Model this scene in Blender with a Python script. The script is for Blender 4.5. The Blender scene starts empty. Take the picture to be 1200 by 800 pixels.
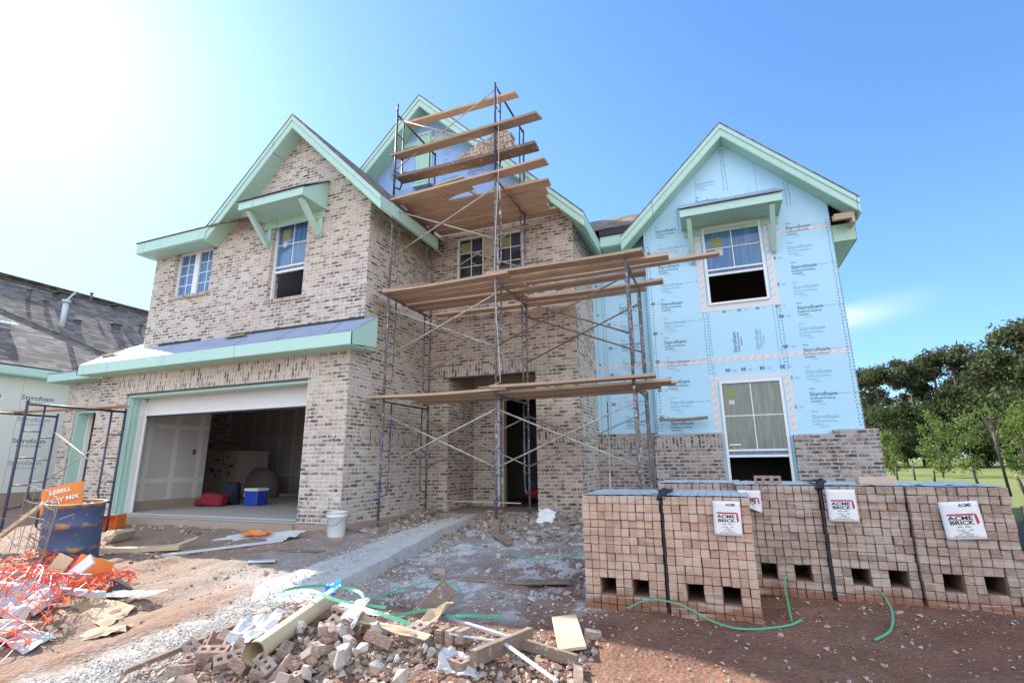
import bpy, bmesh, math, random
from mathutils import Vector, Matrix, Euler, noise as mn
R = math.radians
random.seed(7)
C = bpy.context.scene.collection
sc = bpy.context.scene

# ------------------------------------------------------------------ scene graph helpers
ORG = {}                                   # world origin of every object that may parent others


def tag(o, label=None, cat=None, group=None, kind=None):
    if label: o['label'] = label
    if cat: o['category'] = cat
    if group: o['group'] = group
    if kind: o['kind'] = kind
    return o


def empty(name, loc, label=None, cat=None, group=None):
    o = bpy.data.objects.new(name, None)
    C.objects.link(o)
    o.location = loc
    o.empty_display_size = 0.2
    ORG[o.name] = Vector(loc)
    return tag(o, label, cat, group)


class MB:
    """collects shapes given in world coordinates and links them as one mesh"""
    def __init__(s):
        s.bm = bmesh.new()
        s.mi = 0

    def face(s, pts):
        vs = [s.bm.verts.new(p) for p in pts]
        f = s.bm.faces.new(vs)
        f.material_index = s.mi
        return f

    def hexa(s, p):
        v = [s.bm.verts.new(q) for q in p]
        for a in ((0, 3, 2, 1), (4, 5, 6, 7), (0, 1, 5, 4), (1, 2, 6, 5), (2, 3, 7, 6), (3, 0, 4, 7)):
            f = s.bm.faces.new([v[i] for i in a])
            f.material_index = s.mi

    def box(s, x0, x1, y0, y1, z0, z1):
        s.hexa([(x0, y0, z0), (x1, y0, z0), (x1, y1, z0), (x0, y1, z0), (x0, y0, z1), (x1, y0, z1), (x1, y1, z1), (x0, y1, z1)])
        return s

    def mbox(s, M, sx, sy, sz):
        s.hexa([M @ Vector((a * sx / 2, b * sy / 2, c * sz / 2)) for c in (-1, 1) for a, b in ((-1, -1), (1, -1), (1, 1), (-1, 1))])
        return s

    def bar(s, p, q, w, h, up=(0, 0, 1)):
        p, q = Vector(p), Vector(q)
        d = (q - p).normalized()
        u = Vector(up)
        r = d.cross(u).normalized()
        u = r.cross(d)
        r *= w / 2; u *= h / 2
        s.hexa([p - r - u, p + r - u, p + r + u, p - r + u, q - r - u, q + r - u, q + r + u, q - r + u])
        return s

    def tube(s, pts, r, n=8, cap=True):
        pts = [Vector(p) for p in pts]
        rr = r if isinstance(r, (list, tuple)) else [r] * len(pts)
        rings = []
        prev = None
        for i, p in enumerate(pts):
            d = (pts[min(i + 1, len(pts) - 1)] - pts[max(i - 1, 0)]).normalized()
            if prev is None:
                a = d.orthogonal().normalized()
            else:
                a = (prev - d * prev.dot(d))
                a = a.normalized() if a.length > 1e-6 else d.orthogonal().normalized()
            prev = a
            b = d.cross(a)
            rings.append([s.bm.verts.new(p + (a * math.cos(t) + b * math.sin(t)) * rr[i]) for t in [2 * math.pi * k / n for k in range(n)]])
        for A, B in zip(rings, rings[1:]):
            for k in range(n):
                f = s.bm.faces.new((A[k], A[(k + 1) % n], B[(k + 1) % n], B[k]))
                f.smooth = n > 5
                f.material_index = s.mi
        if cap:
            for A in (rings[0][::-1], rings[-1]):
                f = s.bm.faces.new(A); f.material_index = s.mi
        return s

    def lathe(s, M, prof, n=24, smooth=True):
        rings = []
        for r, z in prof:
            rings.append([s.bm.verts.new(M @ Vector((r * math.cos(2 * math.pi * k / n), r * math.sin(2 * math.pi * k / n), z))) for k in range(n)])
        for A, B in zip(rings, rings[1:]):
            for k in range(n):
                f = s.bm.faces.new((A[k], A[(k + 1) % n], B[(k + 1) % n], B[k]))
                f.smooth = smooth
                f.material_index = s.mi
        for A in (rings[0][::-1], rings[-1]):
            f = s.bm.faces.new(A); f.material_index = s.mi
        return s

    def ribbon(s, pts, w, up=(0, 0, 1), t=0.002):
        pts = [Vector(p) for p in pts]
        prev = None
        for i, p in enumerate(pts):
            d = (pts[min(i + 1, len(pts) - 1)] - pts[max(i - 1, 0)]).normalized()
            r = d.cross(Vector(up))
            r = r.normalized() * w / 2 if r.length > 1e-5 else Vector((w / 2, 0, 0))
            n = r.cross(d).normalized() * t
            cur = [s.bm.verts.new(q) for q in (p - r, p + r, p + r + n, p - r + n)]
            if prev:
                for a in range(4):
                    f = s.bm.faces.new((prev[a], prev[(a + 1) % 4], cur[(a + 1) % 4], cur[a]))
                    f.material_index = s.mi
            prev = cur
        return s

    def poly_wall(s, outline, holes, axis, at, th):
        """outline / holes in (u, z); wall in plane axis = at, extruded by th along +axis"""
        bm2 = bmesh.new()
        es = []
        def loop(pts):
            vs = [bm2.verts.new((u, 0, z)) for u, z in pts]
            for i in range(len(vs)):
                es.append(bm2.edges.new((vs[i], vs[(i + 1) % len(vs)])))
        loop(outline)
        for h in holes:
            loop([(h[0], h[1]), (h[2], h[1]), (h[2], h[3]), (h[0], h[3])] if not isinstance(h[0], (tuple, list)) else h)
        bmesh.ops.triangle_fill(bm2, use_beauty=True, use_dissolve=False, edges=es)
        fs = list(bm2.faces)
        r = bmesh.ops.extrude_face_region(bm2, geom=fs)
        for v in [g for g in r['geom'] if isinstance(g, bmesh.types.BMVert)]:
            v.co.y += th
        bmesh.ops.recalc_face_normals(bm2, faces=bm2.faces)
        bmesh.ops.dissolve_limit(bm2, angle_limit=0.01, verts=bm2.verts, edges=bm2.edges)
        m = {}
        for v in bm2.verts:
            u, y, z = v.co
            m[v] = s.bm.verts.new((u, at + y, z) if axis == 'Y' else (at + y, u, z))
        for f in bm2.faces:
            vs = [m[v] for v in f.verts]
            nf = s.bm.faces.new(vs)
            nf.material_index = s.mi
        bm2.free()
        return s

    def build(s, name, mats, parent=None, swap=False, bevel=0, smooth=False, recalc=True, kind=None, label=None):
        bm = s.bm
        if recalc:
            bmesh.ops.recalc_face_normals(bm, faces=bm.faces)
        if bevel:
            bmesh.ops.bevel(bm, geom=list(bm.edges), offset=bevel, segments=1, affect='EDGES', clamp_overlap=True)
        bm.normal_update()
        uv = bm.loops.layers.uv.new('UVMap')
        for f in bm.faces:
            n = f.normal
            a = max(range(3), key=lambda i: abs(n[i]))
            for l in f.loops:
                c = l.vert.co
                q = (c.y, c.z) if a == 0 else (c.x, c.z) if a == 1 else (c.x, c.y)
                l[uv].uv = (q[1], q[0]) if swap else q
            if smooth:
                f.smooth = True
        org = Vector((0, 0, 0))
        if parent:
            org = ORG[parent.name]
            bmesh.ops.translate(bm, vec=-org, verts=bm.verts)
        me = bpy.data.meshes.new(name)
        bm.to_mesh(me); bm.free()
        for m in (mats if isinstance(mats, (list, tuple)) else [mats]):
            me.materials.append(m)
        o = bpy.data.objects.new(name, me)
        C.objects.link(o)
        if parent:
            o.parent = parent
        ORG[o.name] = org
        if kind: o['kind'] = kind
        if label: o['label'] = label
        return o

    def build_at(s, name, mats, loc, **k):
        """one-mesh thing with its origin at loc (shapes given in world coordinates)"""
        o = s.build(name, mats, **k)
        loc = Vector(loc)
        o.data.transform(Matrix.Translation(-loc))
        o.location = loc
        ORG[o.name] = loc
        return o


def T(x, y, z, rx=0, ry=0, rz=0):
    return Matrix.Translation((x, y, z)) @ Euler((rx, ry, rz)).to_matrix().to_4x4()


# ------------------------------------------------------------------ materials
class NT:
    def __init__(s, name, rough=0.8, spec=0.3):
        s.m = bpy.data.materials.new(name)
        s.m.use_nodes = True
        s.t = s.m.node_tree
        s.b = s.t.nodes['Principled BSDF']
        s.b.inputs['Roughness'].default_value = rough
        s.b.inputs['Specular IOR Level'].default_value = spec

    def node(s, ty, **kw):
        n = s.t.nodes.new(ty)
        for k, v in kw.items(): setattr(n, k, v)
        return n

    def put(s, sock, v):
        if isinstance(v, bpy.types.NodeSocket): s.t.links.new(v, sock)
        elif isinstance(v, (tuple, list)) and len(v) == 3 and sock.type == 'RGBA': sock.default_value = (*v, 1)
        else: sock.default_value = v

    def math(s, op, a, b=0.0, c=0.0):
        n = s.node('ShaderNodeMath', operation=op)
        for i, v in enumerate((a, b, c)): s.put(n.inputs[i], v)
        return n.outputs[0]

    def vmul(s, v, k):
        n = s.node('ShaderNodeVectorMath', operation='MULTIPLY')
        s.put(n.inputs[0], v); s.put(n.inputs[1], k)
        return n.outputs[0]

    def mix(s, f, a, b, bt='MIX'):
        n = s.node('ShaderNodeMix', data_type='RGBA', blend_type=bt)
        s.put(n.inputs[0], f); s.put(n.inputs[6], a); s.put(n.inputs[7], b)
        return n.outputs[2]

    def ramp(s, f, stops, interp='LINEAR'):
        n = s.node('ShaderNodeValToRGB')
        n.color_ramp.interpolation = interp
        e = n.color_ramp.elements
        while len(e) < len(stops): e.new(0.5)
        for el, (p, c) in zip(e, stops):
            el.position = p
            el.color = (*c, 1) if isinstance(c, (tuple, list)) else (c, c, c, 1)
        s.put(n.inputs[0], f)
        return n.outputs[0]

    def noise(s, scale, vec=None, detail=4, rough=0.55, dist=0):
        n = s.node('ShaderNodeTexNoise')
        n.inputs['Scale'].default_value = scale
        n.inputs['Detail'].default_value = detail
        n.inputs['Roughness'].default_value = rough
        n.inputs['Distortion'].default_value = dist
        s.put(n.inputs['Vector'], vec if vec is not None else s.obj())
        return n.outputs['Fac']

    def voro(s, scale, vec=None, out='Distance', feature='F1'):
        n = s.node('ShaderNodeTexVoronoi', feature=feature)
        n.inputs['Scale'].default_value = scale
        s.put(n.inputs['Vector'], vec if vec is not None else s.obj())
        return n.outputs[out]

    def obj(s):
        if not hasattr(s, '_o'): s._o = s.node('ShaderNodeTexCoord')
        return s._o.outputs['Object']

    def uv(s):
        if not hasattr(s, '_o'): s._o = s.node('ShaderNodeTexCoord')
        return s._o.outputs['UV']

    def pos(s):
        if not hasattr(s, '_g'): s._g = s.node('ShaderNodeNewGeometry')
        return s._g.outputs['Position']

    def rnd(s):
        """a random number per separate piece and per object"""
        if not hasattr(s, '_g'): s._g = s.node('ShaderNodeNewGeometry')
        oi = s.node('ShaderNodeObjectInfo')
        return s.math('FRACT', s.math('ADD', s._g.outputs['Random Per Island'], oi.outputs['Random']))

    def xyz(s, v):
        n = s.node('ShaderNodeSeparateXYZ'); s.put(n.inputs[0], v)
        return n.outputs

    def step(s, v, a, b):
        n = s.node('ShaderNodeMapRange', interpolation_type='SMOOTHSTEP')
        s.put(n.inputs[0], v); s.put(n.inputs[1], a); s.put(n.inputs[2], b)
        return n.outputs[0]

    def bump(s, h, strength=0.5, dist=0.01):
        n = s.node('ShaderNodeBump')
        n.inputs['Strength'].default_value = strength
        n.inputs['Distance'].default_value = dist
        s.put(n.inputs['Height'], h)
        s.t.links.new(n.outputs[0], s.b.inputs['Normal'])

    def col(s, c): s.put(s.b.inputs['Base Color'], c); return s
    def rough(s, c): s.put(s.b.inputs['Roughness'], c); return s


M = {}


def brick_wall_mat(name, dark=0.0, tint=(1, 1, 1)):
    n = NT(name, 0.9, 0.2)
    x, y, _ = n.xyz(n.uv())
    bw, bh = 0.205, 0.068
    wob = n.noise(9, n.uv(), 2)
    yv = n.math('DIVIDE', n.math('ADD', y, n.math('MULTIPLY', n.math('SUBTRACT', wob, .5), .012)), bh)
    row = n.math('FLOOR', yv)
    fy = n.math('FRACT', yv)
    xo = n.math('ADD', n.math('DIVIDE', n.math('ADD', x, n.math('MULTIPLY', n.math('SUBTRACT', wob, .5), .012)), bw), n.math('MULTIPLY', n.math('FLOORED_MODULO', row, 2.0), .5))
    colm = n.math('FLOOR', xo)
    fx = n.math('FRACT', xo)
    cv = n.node('ShaderNodeCombineXYZ')
    n.put(cv.inputs[0], colm); n.put(cv.inputs[1], row)
    wn = n.node('ShaderNodeTexWhiteNoise', noise_dimensions='2D'); n.put(wn.inputs['Vector'], cv.outputs[0])
    wn2 = n.node('ShaderNodeTexWhiteNoise', noise_dimensions='3D')
    cv2 = n.node('ShaderNodeCombineXYZ'); n.put(cv2.inputs[0], colm); n.put(cv2.inputs[1], row); cv2.inputs[2].default_value = 3.7
    n.put(wn2.inputs['Vector'], cv2.outputs[0])
    patch = n.noise(1.1, n.uv(), 2)
    r = n.math('ADD', wn.outputs[0], n.math('MULTIPLY', n.math('SUBTRACT', patch, .5), .95 ))
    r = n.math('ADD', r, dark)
    c = n.ramp(r, [(0, (.54, .46, .40)), (.18, (.40, .31, .26)), (.32, (.60, .55, .49)), (.50, (.30, .215, .175)), (.56, (.52, .46, .40)), (.62, (.12, .078, .058)), (.78, (.045, .036, .03))], 'CONSTANT')
    c = n.mix(n.math('MULTIPLY', wn2.outputs[0], .25), c, (.34, .25, .20))
    fine = n.noise(45, n.uv(), 5, .7)
    c = n.mix(n.ramp(fine, [(.45, 0), (.75, .5)]), c, (.60, .55, .50))
    # ragged mortar joints
    rag = n.math('MULTIPLY', n.math('SUBTRACT', n.noise(26, n.uv(), 5, .75), .5), .75)
    rag = n.math('ADD', rag, n.math('MULTIPLY', n.math('SUBTRACT', n.noise(5, n.uv(), 3, .6), .5), .35))
    ex = n.math('MULTIPLY', n.math('MINIMUM', fx, n.math('SUBTRACT', 1.0, fx)), bw / bh)
    ey = n.math('MINIMUM', fy, n.math('SUBTRACT', 1.0, fy))
    edge = n.math('ADD', n.math('MINIMUM', ex, ey), rag)
    mort = n.math('SUBTRACT', 1.0, n.step(edge, .10, .24))
    smear = n.ramp(n.noise(6.5, n.uv(), 6, .78), [(.455, 0), (.585, .97)])
    brk = n.math('MULTIPLY', n.step(n.noise(14, n.uv(), 5, .75), .33, .55), .9)
    cover = n.math('MAXIMUM', mort, n.math('MULTIPLY', smear, brk))
    mc = n.mix(n.noise(7, n.uv(), 4), (.60, .545, .485), (.82, .765, .70))
    c = n.mix(cover, c, mc)
    c = n.mix(n.math('MULTIPLY', n.ramp(n.noise(1.6, n.uv(), 5, .7), [(.52, 0), (.70, .6)]), .7), c, (.76, .70, .64))
    big = n.noise(.45, n.uv(), 3)
    c = n.mix(1.0, c, n.ramp(big, [(.3, (.88 * tint[0], .85 * tint[1], .82 * tint[2])), (.7, tint)]), 'MULTIPLY')
    n.col(c)
    h = n.math('ADD', n.math('MULTIPLY', n.math('SUBTRACT', 1.0, mort), .7), n.math('MULTIPLY', fine, .5))
    n.bump(h, .8, .012)
    return n.m


def simple(name, c1, c2, scale=6, rough=.8, spec=.3, bump=0, bscale=40, detail=4, bd=.004):
    n = NT(name, rough, spec)
    n.col(n.mix(n.noise(scale, detail=detail, rough=.6), c1, c2))
    if bump: n.bump(n.noise(bscale, detail=4), bump, bd)
    return n.m


M['brick'] = brick_wall_mat('tumbled brick with smeared mortar')
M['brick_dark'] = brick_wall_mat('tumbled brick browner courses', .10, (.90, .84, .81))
M['brick_skirt'] = brick_wall_mat('tumbled brick grey skirt', .12, (.74, .74, .78))


def teal_mat(name, a, b):
    n = NT(name, .55, .35)
    c = n.mix(n.noise(1.2), a, b)
    c = n.mix(n.ramp(n.noise(30, detail=6), [(.62, 0), (.8, .35)]), c, (.55, .62, .56))
    c = n.mix(n.ramp(n.noise(3.5, n.vmul(n.obj(), (1, 1, .35)), 6, .75), [(.55, 0), (.75, .35)]), c, (.34, .40, .34))
    xx = n.xyz(n.obj())[0]
    jn = n.math('ABSOLUTE', n.math('SUBTRACT', n.math('FRACT', n.math('DIVIDE', n.math('ADD', xx, 1.3), 3.66)), .5))
    c = n.mix(n.math('SUBTRACT', 1.0, n.step(jn, .0008, .0016)), c, (.12, .2, .16))
    nl = n.ramp(n.voro(4.5), [(.022, .8), (.034, 0)])
    c = n.mix(nl, c, (.25, .36, .30))
    n.col(c)
    n.bump(n.noise(60), .1, .002)
    return n.m


M['teal'] = teal_mat('primed teal trim board', (.445, .68, .605), (.495, .72, .645))
M['teal_soffit'] = teal_mat('primed green soffit board', (.40, .64, .50), (.45, .68, .55))


def foam_mat(name, a, b):
    n = NT(name, .5, .35)
    c = n.mix(n.noise(.8), a, b)
    c = n.mix(n.ramp(n.noise(5, detail=6, rough=.7), [(.55, 0), (.8, .25)]), c, (.62, .72, .76))
    ux = n.xyz(n.uv())[0]
    pj = n.math('ABSOLUTE', n.math('SUBTRACT', n.math('FRACT', n.math('DIVIDE', n.math('ADD', ux, 1.68), 1.18)), .5))
    c = n.mix(n.math('MULTIPLY', n.math('SUBTRACT', 1.0, n.step(pj, .002, .006)), .7), c, (.14, .28, .36))
    c = n.mix(n.ramp(n.noise(2.2, n.vmul(n.uv(), (1, .4, 1)), 6, .75), [(.54, 0), (.74, .35)]), c, (.55, .66, .70))
    d = n.ramp(n.voro(2.6, n.uv()), [(.012, 1), (.02, 0)])
    c = n.mix(d, c, (.08, .12, .16))
    n.col(c)
    n.bump(n.noise(3, detail=2), .15, .02)
    return n.m


M['foam'] = foam_mat('light blue foam sheathing', (.42, .705, .89), (.48, .74, .91))
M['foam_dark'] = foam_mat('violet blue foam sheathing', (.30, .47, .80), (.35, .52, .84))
M['foam_pale'] = foam_mat('pale sheathing with painted flare', (.78, .81, .77), (.82, .84, .80))  # lens flare over the neighbour's wall is put into this pale colour
M['ink'] = simple('printed dark ink', (.06, .10, .15), (.10, .15, .21), 20)
M['ink_light'] = simple('printed faded ink', (.22, .36, .47), (.28, .44, .55), 20)
M['ink_red'] = simple('printed red dash', (.50, .26, .26), (.55, .36, .36), 20)
M['tape'] = simple('pale seam tape', (.66, .68, .74), (.72, .70, .72), 8, .4)
M['white'] = simple('white vinyl', (.78, .79, .80), (.82, .82, .82), 5, .35, .4)
M['white_door'] = simple('white sectional door panel', (.74, .75, .76), (.80, .80, .79), 3, .45)
M['drywall'] = None


def drywall_mat():
    n = NT('taped drywall', .9, .1)
    x, y, _ = n.xyz(n.uv())
    fx = n.math('ABSOLUTE', n.math('SUBTRACT', n.math('FRACT', n.math('DIVIDE', x, .62)), .5))
    wob = n.math('MULTIPLY', n.noise(6), .05)
    j = n.math('SUBTRACT', 1.0, n.step(n.math('ADD', fx, wob), .08, .16))
    fy = n.math('ABSOLUTE', n.math('SUBTRACT', n.math('FRACT', n.math('DIVIDE', y, 1.22)), .5))
    j2 = n.math('SUBTRACT', 1.0, n.step(n.math('ADD', fy, wob), .05, .08))
    c = n.mix(n.math('MULTIPLY', n.math('MAXIMUM', j, j2), .55), (.56, .53, .50), (.80, .78, .74))
    n.col(n.mix(n.noise(2), c, (.40, .37, .35)) if 0 else c)
    return n.m


M['drywall'] = drywall_mat()
M['concrete'] = simple('floor concrete', (.40, .39, .37), (.52, .50, .47), 4, .75, .3, .2, 30)
M['found'] = simple('stained foundation concrete', (.34, .24, .18), (.46, .38, .32), 3, .9, .2, .3, 25)
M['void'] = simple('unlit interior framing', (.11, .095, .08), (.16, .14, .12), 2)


def shingle_mat():
    n = NT('weathered roof shingles', .95, .15)
    x, y, z = n.xyz(n.uv())
    yv = n.math('DIVIDE', y, .14)
    row = n.math('FLOOR', yv); fy = n.math('FRACT', yv)
    wn0 = n.node('ShaderNodeTexWhiteNoise', noise_dimensions='1D'); n.put(wn0.inputs['W'], row)
    xv = n.math('ADD', n.math('DIVIDE', x, .24), n.math('MULTIPLY', wn0.outputs[0], 7.3))
    cm = n.math('FLOOR', xv)
    cv = n.node('ShaderNodeCombineXYZ'); n.put(cv.inputs[0], cm); n.put(cv.inputs[1], row)
    wn = n.node('ShaderNodeTexWhiteNoise', noise_dimensions='2D'); n.put(wn.inputs['Vector'], cv.outputs[0])
    c = n.ramp(wn.outputs[0], [(0, (.15, .125, .105)), (.35, (.21, .178, .152)), (.7, (.26, .22, .19)), (.9, (.31, .27, .235))], 'CONSTANT')
    c = n.mix(n.step(fy, .0, .16), (.03, .027, .025), c)
    c = n.mix(n.ramp(n.noise(60), [(.5, 0), (.8, .4)]), c, (.25, .22, .19))
    n.col(c)
    n.bump(n.math('ADD', n.math('SUBTRACT', 1.0, fy), n.math('MULTIPLY', wn.outputs[0], .4)), .35, .012)
    return n.m


M['shingle'] = shingle_mat()


def under_mat():
    n = NT('printed roofing underlayment', .5, .4)
    x, y, _ = n.xyz(n.uv())
    c = n.mix(n.noise(1.5), (.27, .33, .46), (.34, .40, .53))  # base made bluer to stand in for reflected sky
    seam = n.math('ABSOLUTE', n.math('SUBTRACT', n.math('FRACT', n.math('ADD', n.math('DIVIDE', x, 1.1), n.math('MULTIPLY', y, .3))), .5))
    c = n.mix(n.math('SUBTRACT', 1.0, n.step(seam, .008, .016)), c, (.12, .13, .16))
    blk = n.ramp(n.noise(7, n.vmul(n.uv(), (.5, 1.4, 1)), 3, .6), [(.60, 0), (.64, .8)])
    gate = n.ramp(n.noise(1.6, n.uv(), 1), [(.52, 0), (.56, 1)])
    c = n.mix(n.math('MULTIPLY', blk, gate), c, (.10, .12, .2))
    n.col(c); n.bump(n.noise(4), .3, .01)
    return n.m


M['under'] = under_mat()


def wood_mat(name, a, b, dk):
    n = NT(name, .85, .2)
    g = n.noise(3.0, n.vmul(n.obj(), (1.2, 22, 22)), 5, .6, .6)
    c = n.mix(n.ramp(g, [(.3, 0), (.7, 1)]), a, b)
    c = n.mix(n.ramp(n.noise(2.2, detail=5), [(.5, 0), (.72, .6)]), c, dk)
    c = n.mix(n.math('MULTIPLY', n.rnd(), .7), c, (a[0] * .66, a[1] * .68, a[2] * .74))
    c = n.mix(n.ramp(n.noise(17, detail=5, rough=.7), [(.58, 0), (.68, .85)]), c, (.56, .53, .49))
    n.col(c); n.bump(g, .35, .004)
    return n.m


M['plank'] = wood_mat('used scaffold plank', (.54, .375, .25), (.68, .50, .355), (.42, .27, .18))
M['lumber'] = wood_mat('raw lumber', (.58, .44, .28), (.68, .54, .36), (.42, .30, .19))
M['oldwood'] = wood_mat('dirty old board', (.25, .18, .13), (.34, .26, .19), (.15, .10, .075))


def steel_mat(name, base, rust=(.20, .105, .06), amt=.5, splat=.62):
    n = NT(name, .5, .4)
    c = n.mix(n.ramp(n.noise(5, detail=6, rough=.7), [(amt - .06, 0), (amt + .06, 1)]), base, rust)
    c = n.mix(n.ramp(n.noise(22, detail=5, rough=.75), [(splat - .03, 0), (splat + .04, 1)]), c, (.55, .53, .50))
    n.col(c)
    n.b.inputs['Metallic'].default_value = .15
    n.bump(n.noise(60), .3, .002)
    return n.m


M['steel_blue'] = steel_mat('blue painted scaffold tube', (.06, .095, .22), (.15, .10, .08), .49, .58)
M['steel_old'] = steel_mat('worn mortar caked scaffold tube', (.13, .14, .20), (.17, .125, .10), .47, .57)
M['steel_dark'] = steel_mat('dark scaffold tube', (.06, .065, .13), (.10, .08, .08), .55, .7)
M['brace'] = steel_mat('galvanised cross brace', (.42, .39, .36), (.33, .23, .17), .55, .55)
M['brace_rust'] = steel_mat('rusty cross brace', (.20, .13, .10), (.15, .085, .06), .5, .72)
M['lintel'] = steel_mat('steel lintel', (.07, .07, .075), (.12, .09, .075), .6, .75)


def glass_mat(name, c, rough=.08, spec=.8):
    n = NT(name, rough, spec)
    st = n.noise(2.5, n.vmul(n.obj(), (9, 9, .7)), 4, .6)  # pale upright streaks imitate reflections, painted into the glass colour
    n.col(n.mix(n.ramp(st, [(.48, 0), (.68, .6)]), c, (min(1, c[0] * 1.8 + .07), min(1, c[1] * 1.5 + .07), min(1, c[2] * 1.3 + .07))))
    n.bump(n.noise(1.5, detail=2), .12, .02)
    return n.m


M['film'] = glass_mat('blue protective film on glass', (.06, .17, .35))
M['film_dark'] = glass_mat('dark blue film on glass', (.05, .12, .24))
M['glass_dark'] = glass_mat('dark window glass', (.03, .032, .036), .06)
M['glass_grey'] = glass_mat('grey green window glass with painted reflections', (.085, .115, .085), .10, .9)
M['sticker_y'] = simple('yellow green label', (.24, .28, .09), (.30, .33, .13), 8, .5)
M['sticker_w'] = simple('pale label', (.50, .58, .62), (.6, .65, .68), 8, .5)
M['sticker_p'] = simple('violet film patch', (.06, .055, .11), (.05, .07, .15), 8, .4)


def cube_brick_mat(name, a, b, c3, mud=True):
    n = NT(name, .95, .12)
    r = n.rnd()
    c = n.ramp(r, [(0, a), (.3, b), (.55, c3), (.75, a), (1, b)])
    st = n.noise(5, n.vmul(n.pos(), (6, 6, 26)), 4, .7)
    c = n.mix(n.ramp(st, [(.5, 0), (.7, .85)]), c, (.58, .52, .47))
    c = n.mix(n.ramp(n.noise(4, n.pos(), 4), [(.45, 0), (.7, .45)]), c, (.30, .20, .15))
    if mud:
        z = n.xyz(n.pos())[2]
        k = n.math('SUBTRACT', 1.0, n.step(n.math('ADD', z, n.math('MULTIPLY', n.noise(7, n.pos(), 4), .16)), -.14, -.03))
        c = n.mix(n.math('MULTIPLY', k, .9), c, (.26, .115, .07))
        eff = n.ramp(n.noise(3.2, n.vmul(n.pos(), (.6, .6, 5.5)), 3, .5), [(.52, 0), (.62, .5)])
        c = n.mix(eff, c, (.56, .50, .45))
    n.col(c); n.bump(n.noise(70, n.pos(), 5, .7), .7, .005)
    return n.m


M['cube'] = cube_brick_mat('tan pink new brick', (.50, .31, .22), (.60, .41, .31), (.40, .235, .165))
M['cube_grey'] = cube_brick_mat('greyish new brick', (.35, .24, .185), (.45, .34, .28), (.27, .18, .14))
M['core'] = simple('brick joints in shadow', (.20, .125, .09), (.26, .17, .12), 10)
M['debris'] = cube_brick_mat('broken brick', (.31, .20, .15), (.46, .37, .31), (.23, .14, .11), False)
M['stock'] = cube_brick_mat('weathered tan brick', (.46, .35, .275), (.56, .46, .38), (.38, .28, .22), False)


def mortar_mat():
    n = NT('pale mortar lump', .95, .1)
    c = n.ramp(n.rnd(), [(0, (.40, .36, .32)), (.5, (.56, .52, .48)), (1, (.32, .27, .23))])
    n.col(n.mix(n.ramp(n.noise(14, n.pos(), 5), [(.4, 0), (.7, .5)]), c, (.38, .30, .25)))
    n.bump(n.noise(50, n.pos(), 5, .7), .7, .008)
    return n.m


M['mortar'] = mortar_mat()
def plastic_mat():
    n = NT('dusty cover with painted sky sheen', .38, .5)
    x, y, _ = n.xyz(n.obj())
    j = n.math('MINIMUM', n.math('FRACT', n.math('DIVIDE', x, .0675)), n.math('FRACT', n.math('DIVIDE', y, .235)))
    c = n.mix(n.noise(7, detail=5), (.42, .50, .53), (.68, .74, .76))  # pale blue tone stands in for grazing sky reflection
    c = n.mix(n.math('MULTIPLY', n.math('SUBTRACT', 1.0, n.step(j, .05, .16)), .75), c, (.17, .15, .14))
    c = n.mix(n.ramp(n.noise(5, detail=6, rough=.7), [(.55, 0), (.62, .8)]), c, (.42, .29, .22))
    n.col(c); n.bump(n.noise(9), .5, .02)
    return n.m


M['plastic'] = plastic_mat()
M['strap_green'] = simple('green strapping', (.07, .33, .19), (.12, .40, .24), 5, .4)
M['black'] = simple('black plastic', (.015, .015, .017), (.03, .03, .032), 6, .5, .4)
M['paper'] = simple('white printed sheet', (.72, .72, .74), (.80, .80, .80), 4, .6)
M['logo_red'] = simple('crimson print', (.42, .03, .07), (.48, .05, .09), 9, .6)
M['logo_black'] = simple('black print', (.02, .02, .025), (.03, .03, .03), 9, .6)
M['orange_bag'] = simple('orange paper bag', (.78, .20, .03), (.85, .26, .06), 5, .6, .3, .4, 10, bd=.01)
M['net_orange'] = simple('orange plastic netting', (.80, .11, .02), (.88, .19, .04), 7, .45, .4)
M['net_red'] = simple('pinkish red netting strand', (.66, .04, .05), (.80, .13, .11), 9, .45, .4)
M['wire'] = simple('rusty grey wire', (.20, .16, .14), (.36, .33, .31), 9, .5, .4)
M['cardboard'] = simple('torn cardboard', (.46, .34, .22), (.56, .43, .29), 5, .9, .2, .3, 30)
M['tube'] = simple('yellowed cardboard tube', (.50, .41, .25), (.62, .53, .36), 4, .8, .2, .3, 20)
M['paper_dirty'] = simple('crumpled dirty paper', (.42, .41, .42), (.64, .63, .63), 6, .8, .2, .6, 12, bd=.02)
M['blue_wrap'] = simple('bright blue wrapper', (.02, .22, .72), (.05, .32, .85), 6, .3, .5)
M['cool_blue'] = simple('royal blue plastic', (.02, .06, .42), (.03, .08, .5), 6, .35, .5)
M['bag_dark'] = simple('dark fabric bag', (.02, .025, .05), (.04, .045, .08), 8, .9)
M['bag_red'] = simple('dark red fabric bag', (.25, .02, .03), (.3, .04, .05), 8, .9)
M['bucket'] = simple('muddy white bucket', (.66, .66, .66), (.76, .76, .76), 3, .45)
M['rope'] = simple('pale rope', (.55, .52, .46), (.65, .62, .55), 40)
M['fence'] = simple('black silt fabric', (.02, .022, .024), (.04, .042, .045), 8, .8)
M['vent'] = simple('dull roof vent metal', (.10, .09, .085), (.15, .14, .13), 8, .5)
M['pvc'] = simple('pale pipe', (.50, .55, .60), (.62, .66, .68), 5, .4)
M['bark'] = simple('pine bark', (.10, .075, .055), (.17, .13, .10), 8, .95)


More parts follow.
